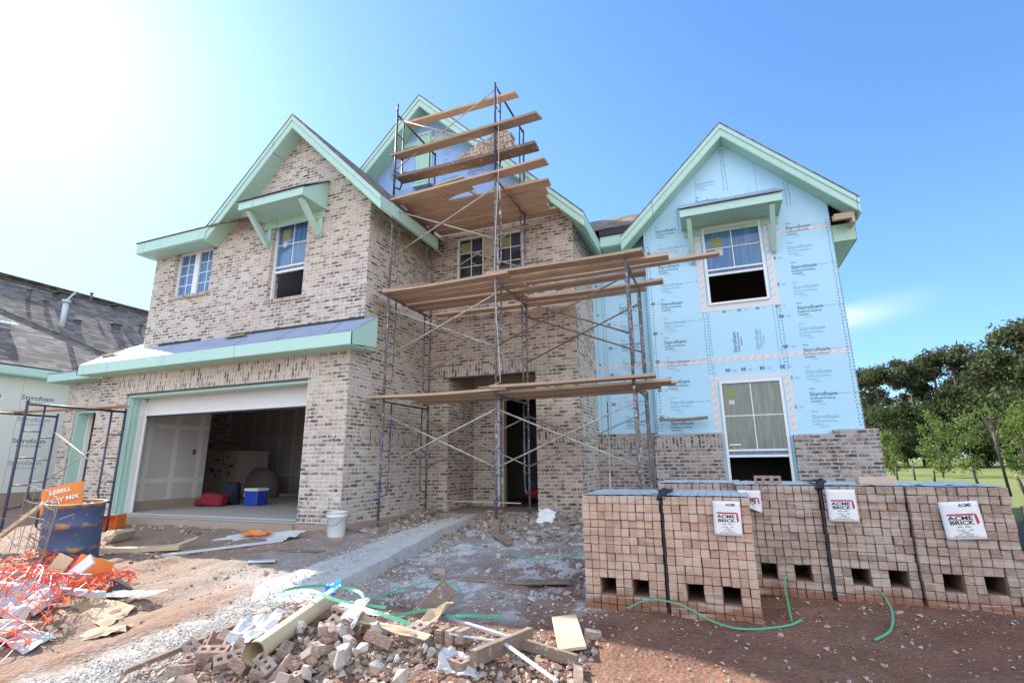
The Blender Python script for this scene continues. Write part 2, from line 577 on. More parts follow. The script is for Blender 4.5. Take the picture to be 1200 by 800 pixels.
def drum_mat():
    n = NT('dented blue steel drum', .45, .45)
    c = n.mix(n.noise(2.5), (.05, .08, .17), (.075, .105, .20))
    z = n.xyz(n.obj())[2]
    rib = n.math('ABSOLUTE', n.math('SUBTRACT', n.math('ABSOLUTE', n.math('SUBTRACT', z, .44)), .16))
    near = n.math('SUBTRACT', 1.0, n.step(rib, .015, .05))
    rim = n.step(z, .80, .87)
    msk = n.math('MULTIPLY', n.math('MAXIMUM', near, rim), n.ramp(n.noise(6, detail=5), [(.42, 0), (.55, 1)]))
    c = n.mix(msk, c, (.48, .25, .06))
    c = n.mix(n.ramp(n.noise(9, detail=6, rough=.75), [(.60, 0), (.66, .8)]), c, (.40, .38, .36))
    n.col(c); n.bump(n.noise(4), .3, .02)
    return n.m


M['drum'] = drum_mat()


def leaf_mat(name, a, b, c):
    n = NT(name, .75, .2)
    n.col(n.ramp(n.rnd(), [(0, a), (.5, b), (1, c)]))
    tr = n.node('ShaderNodeBsdfTranslucent')
    n.put(tr.inputs[0], n.ramp(n.rnd(), [(0, b), (1, c)]))
    mx = n.node('ShaderNodeMixShader'); mx.inputs[0].default_value = .3
    n.t.links.new(n.b.outputs[0], mx.inputs[1]); n.t.links.new(tr.outputs[0], mx.inputs[2])
    n.t.links.new(mx.outputs[0], n.t.nodes['Material Output'].inputs[0])
    return n.m


M['pine'] = leaf_mat('pine needles', (.045, .06, .028), (.07, .085, .036), (.105, .115, .052))
M['leaf'] = leaf_mat('broad green leaves', (.045, .065, .024), (.065, .09, .031), (.09, .115, .042))
M['leaf_young'] = leaf_mat('fresh spring leaves', (.10, .155, .035), (.14, .20, .05), (.185, .245, .07))


# ------------------------------------------------------------------ ground
def gh0(x, y):
    z = -0.15 - 0.06 * max(0.0, 7.0 - y)
    if y > 14: z -= 0.0
    return z


def gh(x, y):
    z = gh0(x, y)
    near = 1.0 if (-14 < x < 8 and -2 < y < 14) else .35
    z += near * (.035 * mn.noise(Vector((x * .9, y * .9, 1.3))) + .022 * mn.noise(Vector((x * 2.7, y * 2.7, 4.1))))
    # wheel rut left of the walk and mounds beside the garage apron
    z -= .05 * math.exp(-((x + 5.1 + .12 * (y - 4)) / .25) ** 2) * (1 if y < 6 else max(0, 7 - y))
    z += .09 * math.exp(-((x + 1.7) / .8) ** 2 - ((y - 3.1) / .5) ** 2)      # dug mound under the rubbish
    z += .06 * math.exp(-((x + 2.9) / 1.0) ** 2 - ((y - 3.0) / .5) ** 2)
    if -5.9 < x < -1.9 and 7.4 < y < 9.6:      # litter banked up along the entry wall
        z += (.13 * math.exp(-((y - 9.1) / .55) ** 2) + .07 * math.exp(-((y - 8.1) / .5) ** 2 - ((x + 2.7) / .7) ** 2)) * min(1, (x + 5.9) * 3, (-1.9 - x) * 3) * (1 if not -5.2 < x < -4.2 else .25)
    return z


def ground_mat():
    n = NT('red clay building dirt and far lawn', .95, .12)
    p = n.pos()
    x, y, z = n.xyz(p)
    n1 = n.noise(.55, p, 5, .6)
    n2 = n.noise(3.2, p, 6, .65)
    n3 = n.noise(22, p, 5, .7)
    dirt = n.mix(n.ramp(n1, [(.35, 0), (.65, 1)]), (.215, .10, .062), (.29, .17, .115))
    dirt = n.mix(n.ramp(n2, [(.42, 0), (.68, .7)]), dirt, (.16, .08, .054))
    # dirt left of the walk, painted paler for the sunlight on it
    lf = n.step(x, -3.6, -5.6)
    dirt = n.mix(n.math('MULTIPLY', lf, .75), dirt, n.mix(n2, (.30, .205, .15), (.44, .345, .27)))
    # grey mortar dust between walk and scaffold
    gx = n.math('MULTIPLY', n.step(x, -6.4, -5.2), n.step(x, -.9, -2.4))
    gy = n.math('MULTIPLY', n.step(y, 3.7, 4.8), n.step(y, 11, 9))
    dust = n.math('MULTIPLY', n.math('MULTIPLY', gx, gy), n.ramp(n.math('ADD', n.math('MULTIPLY', n1, .6), n.math('MULTIPLY', n2, .4)), [(.38, .15), (.6, .95)]))
    dirt = n.mix(dust, dirt, n.mix(n3, (.36, .33, .31), (.50, .48, .46)))
    # white mortar wash patches
    wash = n.ramp(n.math('ADD', n.math('MULTIPLY', n2, .6), n.math('MULTIPLY', n.noise(1.1, p, 3), .5)), [(.545, 0), (.60, .9)])
    wm = n.math('MULTIPLY', n.math('MULTIPLY', n.step(x, -5, -3.8), n.step(x, -.6, -1.8)), n.math('MULTIPLY', n.step(y, 4.0, 4.6), n.step(y, 9.4, 8)))
    dirt = n.mix(n.math('MULTIPLY', wash, wm), dirt, (.62, .60, .59))
    # crushed white aggregate spilled along the near end of the walk
    dx = n.math('ABSOLUTE', n.math('ADD', x, n.math('ADD', 3.75, n.math('MULTIPLY', n.math('SUBTRACT', n2, .5), .9))))
    agg = n.math('MULTIPLY', n.math('SUBTRACT', 1.0, n.step(dx, .42, .75)), n.step(y, 5.2, 4.2))
    dirt = n.mix(n.math('MULTIPLY', agg, n.ramp(n3, [(.3, .55), (.6, 1)])), dirt, n.mix(n3, (.38, .345, .30), (.56, .53, .49)))
    peb = n.voro(34, p)
    dirt = n.mix(n.ramp(peb, [(.09, .42), (.18, 0)]), dirt, n.mix(n3, (.30, .24, .2), (.60, .55, .50)))
    dirt = n.mix(1.0, dirt, n.ramp(n3, [(.25, .72), (.75, 1.12)]), 'MULTIPLY')
    # lawn to the right and far away
    lw = n.math('MAXIMUM', n.math('MULTIPLY', n.step(n.math('ADD', x, n.math('MULTIPLY', n2, 1.0)), 3.4, 4.6), n.step(n.math('ADD', y, n.math('MULTIPLY', n2, 1.5)), 10.5, 12.5)), n.step(y, 24, 28))
    lawn = n.mix(n.ramp(n.noise(.22, p, 4), [(.35, 0), (.65, 1)]), (.15, .175, .055), (.215, .23, .085))
    lawn = n.mix(n.ramp(n3, [(.3, .55), (.6, 0)]), lawn, (.14, .165, .055))
    n.col(n.mix(lw, dirt, lawn))
    hb = n.math('ADD', n.math('MULTIPLY', n2, .5), n.math('ADD', n.math('MULTIPLY', n3, .5), n.math('MULTIPLY', n.math('SUBTRACT', 1.0, peb), .35)))
    n.bump(hb, .85, .03)
    return n.m


def axis_lines(lo, hi, step, far):
    v = []
    x = lo
    while x <= hi + 1e-6:
        v.append(x); x += step
    a, s = lo, step
    left = []
    while a > -far:
        s *= 1.28; a -= s; left.append(a)
    b, s = hi, step
    right = []
    while b < far:
        s *= 1.28; b += s; right.append(b)
    return left[::-1] + v + right


def make_ground():
    xs = axis_lines(-9.0, 3.2, .055, 700)
    ys = axis_lines(1.6, 8.6, .055, 700)
    verts = []
    for yy in ys:
        for xx in xs:
            z = gh(xx, yy)
            if -10 < xx < -4.4 and 1 < yy < 7:
                u_ = xx + .12 * yy
                z += .030 * (1 - abs(mn.noise(Vector((u_ * 2.6, yy * .5, 8)))) * 2.2) * .8 - .01
                z += .028 * max(0, mn.noise(Vector((xx * 5.2, yy * 5.2, 2)))) + .015 * abs(mn.noise(Vector((xx * 11, yy * 11, 6))))
            if -10 < xx < 5 and 1 < yy < 10:
                v = Vector((xx, yy, 0))
                z += .010 * mn.noise(v * 7) + .008 * mn.noise(v * 17) + max(0, .022 * mn.noise(v * 4.3 + Vector((9, 2, 5))))
            verts.append((xx, yy, z))
    nx = len(xs)
    faces = [(j * nx + i, j * nx + i + 1, (j + 1) * nx + i + 1, (j + 1) * nx + i) for j in range(len(ys) - 1) for i in range(nx - 1)]
    me = bpy.data.meshes.new('ground')
    me.from_pydata(verts, [], faces)
    me.polygons.foreach_set('use_smooth', [True] * len(me.polygons))
    me.materials.append(ground_mat())
    o = bpy.data.objects.new('ground', me)
    C.objects.link(o)
    o['kind'] = 'structure'


make_ground()

# concrete walk poured towards the entry
def make_walk():
    n = NT('rough dusty walk concrete', .95, .15)
    p = n.pos()
    c = n.mix(n.noise(3, p, 5), (.50, .485, .465), (.66, .64, .61))
    c = n.mix(n.ramp(n.voro(38, p), [(.1, .9), (.3, 0)]), c, (.74, .72, .70))
    c = n.mix(n.ramp(n.noise(9, p, 6), [(.55, 0), (.7, .6)]), c, (.30, .26, .23))
    n.col(c); n.bump(n.math('ADD', n.noise(60, p, 4), n.math('SUBTRACT', 1.0, n.voro(55, p))), .8, .014)
    path = [(3.55, -4.02, -3.18), (4.2, -4.46, -3.52), (5.0, -4.5, -3.6), (5.9, -4.52, -3.72), (6.8, -4.62, -3.88), (8.2, -4.82, -4.12), (9.38, -4.98, -4.34)]
    def at(yv):
        for (a, l0, r0), (b, l1, r1) in zip(path, path[1:]):
            if a <= yv <= b:
                t = (yv - a) / (b - a)
                return l0 + (l1 - l0) * t, r0 + (r1 - r0) * t
        return path[-1][1:]
    bm = bmesh.new()
    rows = []
    NY, NX = 110, 14
    for j in range(NY + 1):
        y = 3.55 + (9.38 - 3.55) * j / NY
        l, r = at(y)
        l += .05 * mn.noise(Vector((0, y * 2.2, 3))); r += .03 * mn.noise(Vector((0, y * 2.2, 9)))
        thick = .16 * min(1, max(.1, (y - 3.75) / .6))
        row = [bm.verts.new((l - .02, y, gh0(l, y) - .12))]
        for i in range(NX + 1):
            x = l + (r - l) * i / NX
            row.append(bm.verts.new((x, y, gh0(x, y) + thick * (.55 + .45 * i / NX) - .02 + .012 * mn.noise(Vector((x * 6, y * 6, 0))) + .007 * mn.noise(Vector((x * 19, y * 19, 0))))))
        row.append(bm.verts.new((r + .015, y, gh0(r, y) - .15)))
        rows.append(row)
    for A, B in zip(rows, rows[1:]):
        for i in range(len(A) - 1):
            f = bm.faces.new((A[i], A[i + 1], B[i + 1], B[i]))
            f.smooth = 0 < i < len(A) - 2
    bmesh.ops.recalc_face_normals(bm, faces=bm.faces)
    me = bpy.data.meshes.new('walk'); bm.to_mesh(me); bm.free()
    me.materials.append(n.m)
    o = bpy.data.objects.new('walk', me); C.objects.link(o); o['kind'] = 'structure'


make_walk()

# ------------------------------------------------------------------ text meshes
_txt = {}


def text_polys(s, bold=0.0):
    k = (s, bold)
    if k not in _txt:
        cu = bpy.data.curves.new('lettering', 'FONT')
        cu.body = s; cu.size = 1; cu.offset = bold; cu.resolution_u = 2
        cu.align_x = 'CENTER'
        o = bpy.data.objects.new('lettering_source', cu)
        C.objects.link(o)
        bpy.context.view_layer.update()
        dg = bpy.context.evaluated_depsgraph_get()
        me = bpy.data.meshes.new_from_object(o.evaluated_get(dg))
        _txt[k] = ([v.co.copy() for v in me.vertices], [tuple(p.vertices) for p in me.polygons])
        bpy.data.objects.remove(o); bpy.data.curves.remove(cu); bpy.data.meshes.remove(me)
    return _txt[k]


def add_text(mb, s, Mx, size, bold=0.0, sx=1.0):
    """Mx maps the text's local x (reading), y (up) to the world"""
    vs, ps = text_polys(s, bold)
    w = [mb.bm.verts.new(Mx @ Vector((v.x * size * sx, v.y * size, 0))) for v in vs]
    for p in ps:
        try:
            f = mb.bm.faces.new([w[i] for i in p]); f.material_index = mb.mi
        except ValueError:
            pass


def facing(x, y, z, rz=0):
    """text plane facing -Y"""
    return Matrix.Translation((x, y, z)) @ Matrix.Rotation(rz, 4, 'Z') @ Matrix.Rotation(math.pi / 2, 4, 'X')

# ------------------------------------------------------------------ the house
HOUSE = empty('brick_house', (-5, 9.4, 0), 'two storey house under construction, half pale brick and half light blue sheathing', 'house')
H = HOUSE
GY, UY, MY, RY, CY = 6.97, 7.29, 9.40, 10.70, 11.05       # front planes: garage, left wing, middle, right wing, recess
GX0, GX1 = -12.53, -5.78

# --- garage front
g = MB()
g.poly_wall([(GX0, -.02), (-11.60, -.02), (-11.60, 2.43), (-6.67, 2.43), (-6.67, -.02), (GX1, -.02), (GX1, 2.95), (GX0, 2.95)], [], 'Y', GY, .30)
g.build('brick_wall', M['brick'], H)
s = MB()
s.box(-11.9, -6.45, GY - .006, GY + .05, 2.435, 2.84)
s.build('soldier_course', M['brick'], H, swap=True)
s = MB(); s.box(-11.62, -6.64, GY - .012, GY + .26, 2.415, 2.433); s.build('steel_lintel', M['lintel'], H)
# foundation and slab
f = MB()
f.box(GX0, GX1, GY + .03, 16, -.6, -.02)
f.box(GX0 + .02, GX1 - .02, GY + .3, 15.9, -.02, 0.0)
f.build('garage_slab', M['concrete'], H)
f = MB()
f.box(-11.62, -6.66, GY - .10, GY + .028, -.5, -.03)
f.box(GX1 - .9, GX1 + .03, GY - .05, GY + .03, -.5, -.03)
f.box(GX1 - .02, GX1 + .06, GY + .03, MY, -.5, -.03)
f.box(GX1 + .06, -5.16, MY - .04, MY + .3, -.5, -.025)
f.box(-3.2, -2.30, MY - .04, MY + .3, -.5, -.025)
f.box(-2.36, -2.30, MY + .3, CY, -.5, -.025)
f.box(-2.3, -1.1, CY - .04, CY + .3, -.6, -.025)
f.box(-1.16, 2.64, RY - .14, RY + .3, -.6, -.025)
f.box(-5.2, -3.18, MY - .30, 16, -.4, -.015)
f.build('foundation', M['found'], H)

# --- garage door opening trim, the raised door, interior
t = MB()
t.box(-11.62, -11.565, GY + .05, GY + .30, -.01, 2.40)
t.box(-6.70, -6.655, GY + .05, GY + .30, -.01, 2.40)
t.box(-11.565, -6.70, GY + .05, GY + .30, 2.36, 2.412)
t.box(-11.575, -11.55, GY + .10, GY + .13, -.01, 2.36)
t.box(-11.575, -11.55, GY + .20, GY + .22, -.01, 2.36)
t.build('door_jamb', M['teal'], H)
t = MB()
t.box(-11.60, -11.535, GY + .301, GY + .40, -.01, 2.36)
t.box(-11.565, -11.50, GY + .401, GY + .43, -.01, 2.30)
t.build('door_stop', M['white'], H)
d = MB()
d.box(-11.52, -6.74, GY + .41, GY + .455, 2.00, 2.42)
for z in (2.09, 2.25):
    d.box(-11.50, -6.75, GY + .404, GY + .41, z, z + .012)
gd = d.build('garage_door', M['white_door'], H)
d = MB(); d.box(-11.52, -6.74, GY + .408, GY + .45, 1.965, 1.998); d.build('bottom_seal', M['black'], gd)
w = MB()
w.box(-11.98, -11.86, GY + .46, 9.20, .19, 2.95)
w.box(-16.5, -11.98, 9.05, 9.20, 0, 2.95)
w.box(-5.93, -5.80, GY + .46, 13.5, 0, 2.95)
w.box(-16.4, -5.8, 13.5, 13.62, 0, 2.95)
w.build('drywall_partition', M['drywall'], H)
w = MB()
w.box(-11.99, -11.84, GY + .46, 9.22, 0, .19)
w.build('stem_curb', M['found'], H)
w = MB(); w.box(-12.4, -5.8, GY + .31, 8.9, 2.96, 3.05); w.box(-16.4, -5.8, 8.902, 13.6, 2.96, 3.05); w.build('garage_ceiling', M['drywall'], H)
w = MB()
w.box(-9.85, -9.05, 13.47, 13.495, 0.02, 2.03)
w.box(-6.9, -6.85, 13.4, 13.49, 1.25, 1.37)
w.box(-11.855, -11.845, 8.82, 8.90, 1.2, 1.32)
w.build('back_doorway', M['void'], H)

# --- apron roof over the garage
def slab_quad(mb, a, b, c, d_, th):
    a, b, c, d_ = map(Vector, (a, b, c, d_))
    n = (b - a).cross(d_ - a).normalized()
    if n.z < 0: n = -n
    mb.hexa([a - n * th, b - n * th, c - n * th, d_ - n * th, a, b, c, d_])


r = MB(); slab_quad(r, (-12.78, 6.63, 3.10), (-5.50, 6.63, 3.10), (-5.50, 7.285, 3.52), (-12.78, 7.285, 3.52), .035)
slab_quad(r, (-12.78, 7.285, 3.52), (-11.86, 7.285, 3.52), (-11.86, 8.4, 4.1), (-12.78, 8.4, 4.1), .035)
r.build('apron_roof', M['under'], H)
r = MB(); r.bar((-12.7, 6.98, 3.35), (-12.1, 6.95, 3.34), .05, .03); r.bar((-12.65, 6.9, 3.32), (-12.3, 7.2, 3.52), .05, .03)
r.bar((-9.0, 7.12, 3.43), (-8.5, 7.16, 3.45), .2, .015)
r.build('loose_lath', M['lumber'], H)
r = MB(); r.box(-11.3, -10.0, 7.262, 7.287, 3.51, 3.56); r.box(-9.1, -5.78, 7.262, 7.287, 3.51, 3.555); r.build('flashing', M['black'], H)
t = MB()
t.box(-12.80, -5.48, 6.60, 6.628, 2.87, 3.085)
t.face([(-5.48, 6.6, 2.87), (-5.48, 6.6, 3.09), (-5.48, 7.29, 3.51), (-5.48, 7.29, 2.95)])
t.face([(-5.50, 6.6, 2.87), (-5.50, 6.6, 3.09), (-5.50, 7.29, 3.51), (-5.50, 7.29, 2.95)])
t.box(-12.80, -12.77, 6.6, 7.3, 2.87, 3.09)
t.build('fascia_board', M['teal'], H)
t = MB(); t.box(-12.77, -5.5, 6.63, GY - .002, 2.86, 2.88); t.box(GX1 + .003, -5.5, GY, 7.28, 2.88, 2.9); t.build('soffit', M['teal_soffit'], H)

# --- set back bay to the left of the garage
BY = 8.5
b = MB()
b.poly_wall([(-16.66, -.1), (-16.22, -.1), (-16.22, 2.42), (-12.95, 2.42), (-12.95, -.1), (GX0 + .01, -.1), (GX0 + .01, 3.25), (-16.66, 3.25)], [], 'Y', BY, .3)
b.poly_wall([(BY + .3, -.1), (16, -.1), (16, 3.25), (BY + .3, 3.25)], [], 'X', -16.66, .2)
b.poly_wall([(GY + .3, -.1), (BY, -.1), (BY, 3.3), (GY + .3, 3.3)], [], 'X', GX0, .2)
b.build('brick_wall', M['brick'], H)
b = MB(); b.box(-16.24, -16.18, BY + .05, BY + .32, 0, 2.40); b.box(-16.18, -12.95, BY + .05, BY + .32, 2.36, 2.41); b.build('door_jamb', M['teal'], H)
b = MB(); b.box(-16.22, -16.14, BY + .322, BY + .42, 0, 2.36); b.build('door_stop', M['white'], H)
b = MB(); b.box(-17.05, -12.58, 8.13, 8.16, 3.22, 3.43); b.box(-17.05, -17.02, 8.16, 12, 3.22, 3.43); b.build('fascia_board', M['teal'], H)
b = MB(); b.box(-17.02, -12.6, 8.16, BY, 3.2, 3.222); b.box(-17.02, -16.66, BY, 12, 3.2, 3.222); b.build('soffit', M['teal_soffit'], H)
b = MB(); slab_quad(b, (-17.07, 8.11, 3.46), (-12.3, 8.11, 3.46), (-12.3, 12, 4.3), (-17.07, 12, 4.3), .03)
b.box(-17.07, -12.3, 11.9, 12.0, 3.2, 4.27); b.build('bay_roof', M['under'], H)

# --- roof trim: raking boards
def rake(mb, soff, roof, xa, za, xe, y0, yw, yb, drop=.28):
    """one slope of a 45 degree gable from the apex (xa, za) to x = xe"""
    sg = 1 if xe > xa else -1
    ze = za - abs(xe - xa)
    def quad(m, p, ya, yb_):
        q = [(x, ya, z) for x, z in p] + [(x, yb_, z) for x, z in p]
        m.hexa([q[0], q[1], q[2], q[3], q[4], q[5], q[6], q[7]])
    quad(mb, [(xa, za - drop), (xe, ze - drop), (xe, ze - .02), (xa, za - .02)], y0, y0 + .03)
    quad(mb, [(xa, za - .13), (xe, ze - .13), (xe, ze - .022), (xa, za - .022)], y0 - .022, y0 - .001)
    quad(soff, [(xa, za - drop - .03), (xe, ze - drop - .03), (xe, ze - drop + .01), (xa, za - drop + .01)], y0 + .004, yw + .02)
    quad(roof, [(xa, za - .018), (xe, ze - .018), (xe, ze + .012), (xa, za + .012)], y0 - .03, yb)


trim, soff, roof = MB(), MB(), MB()
LXA, LZA = -7.66, 8.12
MXA, MZA = -5.96, 9.70
RXA, RZA = .69, 7.88
rake(trim, soff, roof, LXA, LZA, -5.30, 6.95, UY, 16.3)
rake(trim, soff, roof, LXA, LZA, -9.84, 6.95, UY, 16.3)
rake(trim, soff, roof, MXA, MZA, -2.03, 9.10, MY + .2, 16.3)
rake(trim, soff, roof, MXA, MZA, -8.6, 9.10, MY + .2, 16.3)
rake(trim, soff, roof, RXA, RZA, -1.52, 10.35, RY, 16.3)
rake(trim, soff, roof, RXA, RZA, 2.90, 10.35, RY, 16.3)
# level eaves
trim.box(-12.02, -9.83, 6.925, 6.95, 5.69, 5.94); soff.box(-12.02, -9.84, 6.952, UY + .01, 5.67, 5.70)
trim.box(-12.04, -12.015, 6.925, 8.4, 5.69, 5.92); soff.box(-12.0, -11.84, UY + .02, 16, 5.67, 5.70)
trim.box(-5.325, -5.30, 6.985, 9.05, 5.50, 5.74); slab_quad(soff, (-5.33, UY + .03, 5.50), (-5.33, 9.42, 5.50), (-5.80, 9.42, 5.97), (-5.80, UY + .03, 5.97), .02)
trim.box(-2.055, -2.03, 9.135, 11.2, 5.48, 5.76); slab_quad(soff, (-2.06, MY + .03, 5.48), (-2.06, 11.1, 5.48), (-2.38, 11.1, 5.80), (-2.38, MY + .03, 5.80), .02)
trim.box(2.87, 2.895, 10.385, 16, 5.36, 5.65)
soff.box(-1.10, -1.50, 10.5, 11.5, 5.40, 5.42)
slab_quad(roof, (-12.08, 6.9, 5.955), (-7.7, 6.9, 5.955), (-7.7, 10.4, 8.0), (-12.08, 10.4, 8.0), .03)
slab_quad(roof, (-12.08, 10.4, 8.0), (-7.7, 10.4, 8.0), (-7.7, 14, 5.9), (-12.08, 14, 5.9), .03)
# main roof seen in the gap
gap = MB()
slab_quad(gap, (-4.0, 10.55, 6.03), (-1.16, 10.55, 6.03), (-1.16, 12.0, 6.98), (-4.0, 12.0, 6.98), .03)
slab_quad(gap, (-4.0, 12.0, 6.98), (.6, 12.0, 6.98), (.6, 16.3, 6.2), (-4.0, 16.3, 6.2), .03)
gap.build('roof', M['shingle'], H)
trim.box(-2.02, -1.40, 10.60, 10.63, 5.62, 5.86)
soff.box(-2.02, -1.40, 10.63, CY, 5.60, 5.62)
trim.build('fascia_board', M['teal'], H)
soff.build('soffit', M['teal_soffit'], H)
roof.build('roof', M['shingle'], H, swap=True)
m = MB(); m.box(-2.03, -1.35, 10.565, 10.6, 5.87, 5.99); m.build('drip_edge', M['black'], H)
# rough lookout framing at the open end of the right rake
m = MB()
m.box(2.47, 2.80, 10.42, 10.46, 5.32, 5.44); m.box(2.47, 2.85, 10.55, 10.59, 5.36, 5.46); m.box(2.75, 2.79, 10.4, 10.7, 5.22, 5.32)
m.build('lookout_framing', M['lumber'], H)
m = MB(); m.box(2.465, 2.86, 10.72, 15.9, 5.0, 5.34); m.build('frieze_board', M['teal_soffit'], H)

# --- left wing brick
W2 = (-8.25, 4.18, -7.33, 5.93)
W1 = (-11.17, 4.63, -9.99, 5.70)
w = MB()
zl = lambda x, xa, za: za - abs(x - xa) - .29
w.poly_wall([(-11.85, 3.3), (GX1, 3.3), (GX1, zl(GX1, LXA, LZA)), (LXA, LZA - .29), (-9.78, zl(-9.78, LXA, LZA)), (-11.85, 5.71)], [W1, W2], 'Y', UY, .25)
w.build('brick_wall', M['brick'], H)
w = MB()
w.box(GX1 - .25, GX1 - .003, UY + .002, MY, 2.955, 5.93)
w.box(GX1 - .25, GX1 - .003, GY + .30, MY + .2, -.02, 2.953)
w.build('brick_wall', M['brick'], H, label='brick return wall in shade between the garage and the entry')
w = MB(); w.box(-11.85, -11.6, UY + .25, 16, 3.0, 5.7); w.build('side_wall', M['brick'], H)
# sills of rowlock brick
for (a, b_, c, d_) in (W1, W2):
    s = MB(); s.box(a - .06, c + .06, UY - .03, UY + .10, b_ - .075, b_ - .004); s.build('brick_sill', M['brick_dark'], H, swap=True)

# --- middle block brick with the entry opening
w = MB()
OPX0, OPX1, OPZ = -5.16, -3.22, 2.68
V1 = (-5.02, 4.80, -4.36, 5.86)
V2 = (-4.07, 4.80, -3.43, 5.82)
SPL = 6.72
w.poly_wall([(GX1 - .002, -.02), (OPX0, -.02), (OPX0, OPZ), (OPX1, OPZ), (OPX1, -.02), (-2.35, -.02), (-2.35, 5.80),
             (MXA + (MZA - .29 - SPL), SPL), (-3.6, SPL), (-3.62, SPL + .08), (-4.3, SPL + .08), (-4.32, SPL), (GX1 - .002, SPL)], [V1, V2], 'Y', MY, .12)
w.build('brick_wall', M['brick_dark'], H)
w = MB(); w.box(-2.47, -2.353, MY + .122, CY + .3, -.02, 5.75); 
w.build('brick_wall', M['brick'], H, label='narrow brick return wall beside the blue sheathing')
s = MB(); s.box(OPX0 - .25, OPX1 + .02, MY - .006, MY + .08, OPZ + .015, OPZ + .25); s.build('soldier_course', M['brick_dark'], H, swap=True)
s = MB(); s.box(GX1 + .0, OPX0 - .002, MY - .006, MY + .08, 1.28, 1.50); s.box(OPX1 + .002, -2.352, MY - .006, MY + .08, 1.28, 1.50); s.build('soldier_course', M['brick_dark'], H, swap=True)
s = MB(); s.box(GX1 - .04, GX1 + .004, GY + .4, MY - .01, 1.28, 1.50); s.build('soldier_course', M['brick'], H, swap=True)
s = MB(); s.box(OPX0 - .12, OPX1, MY - .03, MY + .14, OPZ - .015, OPZ + .012); s.build('steel_lintel', M['lintel'], H)
# gable above in foam, set 10 cm back
w = MB()
w.poly_wall([(GX1 - 2.0, SPL - .9), (-2.4, SPL - .9), (MXA, MZA - .26), (-8.3, MZA - .26 - (MXA + 8.3))], [], 'Y', MY + .125, .1)
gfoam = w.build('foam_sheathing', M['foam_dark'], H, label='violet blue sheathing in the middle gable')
v = MB()
v.box(-6.24, -5.80, MY + .085, MY + .122, 7.5, 8.95)
v.box(-6.20, -5.84, MY + .05, MY + .086, 7.56, 7.60); v.box(-6.20, -5.84, MY + .05, MY + .086, 8.85, 8.9)
v.box(-6.20, -6.15, MY + .05, MY + .086, 7.60, 8.85); v.box(-5.89, -5.84, MY + .05, MY + .086, 7.60, 8.85)
v.box(-6.28, -5.76, MY + .0, MY + .1, 7.44, 7.5)
at = v.build('gable_vent', M['teal'], H)
v = MB(); v.box(-6.15, -5.89, MY + .07, MY + .084, 7.6, 8.85); v.build('vent_panel', M['teal_soffit'], at)
# triangular frame of teal boards under the apex
v = MB(); v.box(-6.75, -5.15, MY + .08, MY + .12, 8.62, 8.74); v.build('gable_board', M['teal_soffit'], H)
# brick step at the working line: rough top courses
s = MB()
for i in range(9):
    x = -5.7 + i * .24
    s.box(x, x + .225, MY + .005, MY + .11, SPL + .0, SPL + random.choice((.0, .07, .14, .07)) + .004)
s.build('unfinished_course', M['brick_dark'], H)
# entry recess
e = MB()
e.box(OPX0 - .1, OPX0 + .0, MY + .122, 10.75, 0, 2.9)
e.box(OPX0, -4.62, 10.62, 10.75, 0, 2.9)
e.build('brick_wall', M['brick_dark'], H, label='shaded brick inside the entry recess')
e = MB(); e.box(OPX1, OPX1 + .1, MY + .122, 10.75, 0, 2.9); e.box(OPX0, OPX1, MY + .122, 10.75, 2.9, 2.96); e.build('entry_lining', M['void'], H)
e = MB(); e.box(OPX0, OPX1, 10.6, 10.75, 2.42, 2.9); e.build('entry_header', M['lumber'], H)
e = MB(); e.box(-4.62, -4.50, 10.58, 10.76, 0, 2.42); e.build('door_post', M['white'], H)
e = MB(); e.box(-4.46, -4.40, 10.60, 10.76, 0, 2.42); e.build('door_stud', M['lumber'], H)

# --- floors, back and side walls that keep the rooms dark
b = MB()
b.box(-11.6, GX1 - .25, UY + .26, 15.9, 3.06, 3.2)
b.box(GX1 - .24, -2.5, 10.76, 15.9, 3.0, 3.2)
b.box(-2.4, 2.3, 11.2, 15.9, 3.0, 3.2)
b.box(-11.6, GX1 - .25, 10.2, 10.3, 3.2, 6.4)
b.box(-5.7, -2.5, 12.0, 12.1, 3.2, 6.4)
b.box(-5.7, -2.5, 13.0, 13.1, 0, 3.0)
b.box(-1.0, 2.3, 13.0, 13.1, -.02, 6.2)
b.box(-16.5, 2.46, 15.9, 16.1, -.4, 6.1)
b.box(-5.80, -2.5, 10.77, 13.0, -.02, -.005)
b.box(-1.0, 2.3, 10.85, 13.0, -.02, -.005)
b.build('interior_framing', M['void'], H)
b = MB()
b.poly_wall([(-9.9, 5.8), (-5.3, 5.8), (LXA, LZA - .1)], [], 'Y', 16.12, .05)
b.poly_wall([(-9.0, 6.6), (-2.2, 5.8), (MXA, MZA - .1)], [], 'Y', 16.18, .05)
b.poly_wall([(-1.4, 5.8), (2.8, 5.8), (RXA, RZA - .1)], [], 'Y', 16.12, .05)
b.build('back_gable', M['foam'], H)

# --- right wing sheathing
RW2 = (.12, 4.00, 1.24, 5.70)
RW1 = (.15, .42, 1.25, 2.43)
RX0, RX1 = -1.08, 2.46
w = MB()
w.poly_wall([(RX0, -.02), (RX1, -.02), (RX1, zl(RX1, RXA, RZA)), (RXA, RZA - .30), (RX0, zl(RX0, RXA, RZA))], [RW1, RW2], 'Y', RY, .14)
w.box(RX1 - .14, RX1, RY + .142, 16, -.02, 5.7)
w.box(RX0, RX0 + .12, RY + .142, CY + 1, -.02, 5.9)
rfoam = w.build('foam_sheathing', M['foam'], H, label='light blue sheathing of the right wing')
w = MB(); w.box(-2.352, RX0 - .004, CY, CY + .12, -.02, 5.86); cfoam = w.build('foam_sheathing', M['foam'], H, label='blue sheathing of the recess beside the right wing')
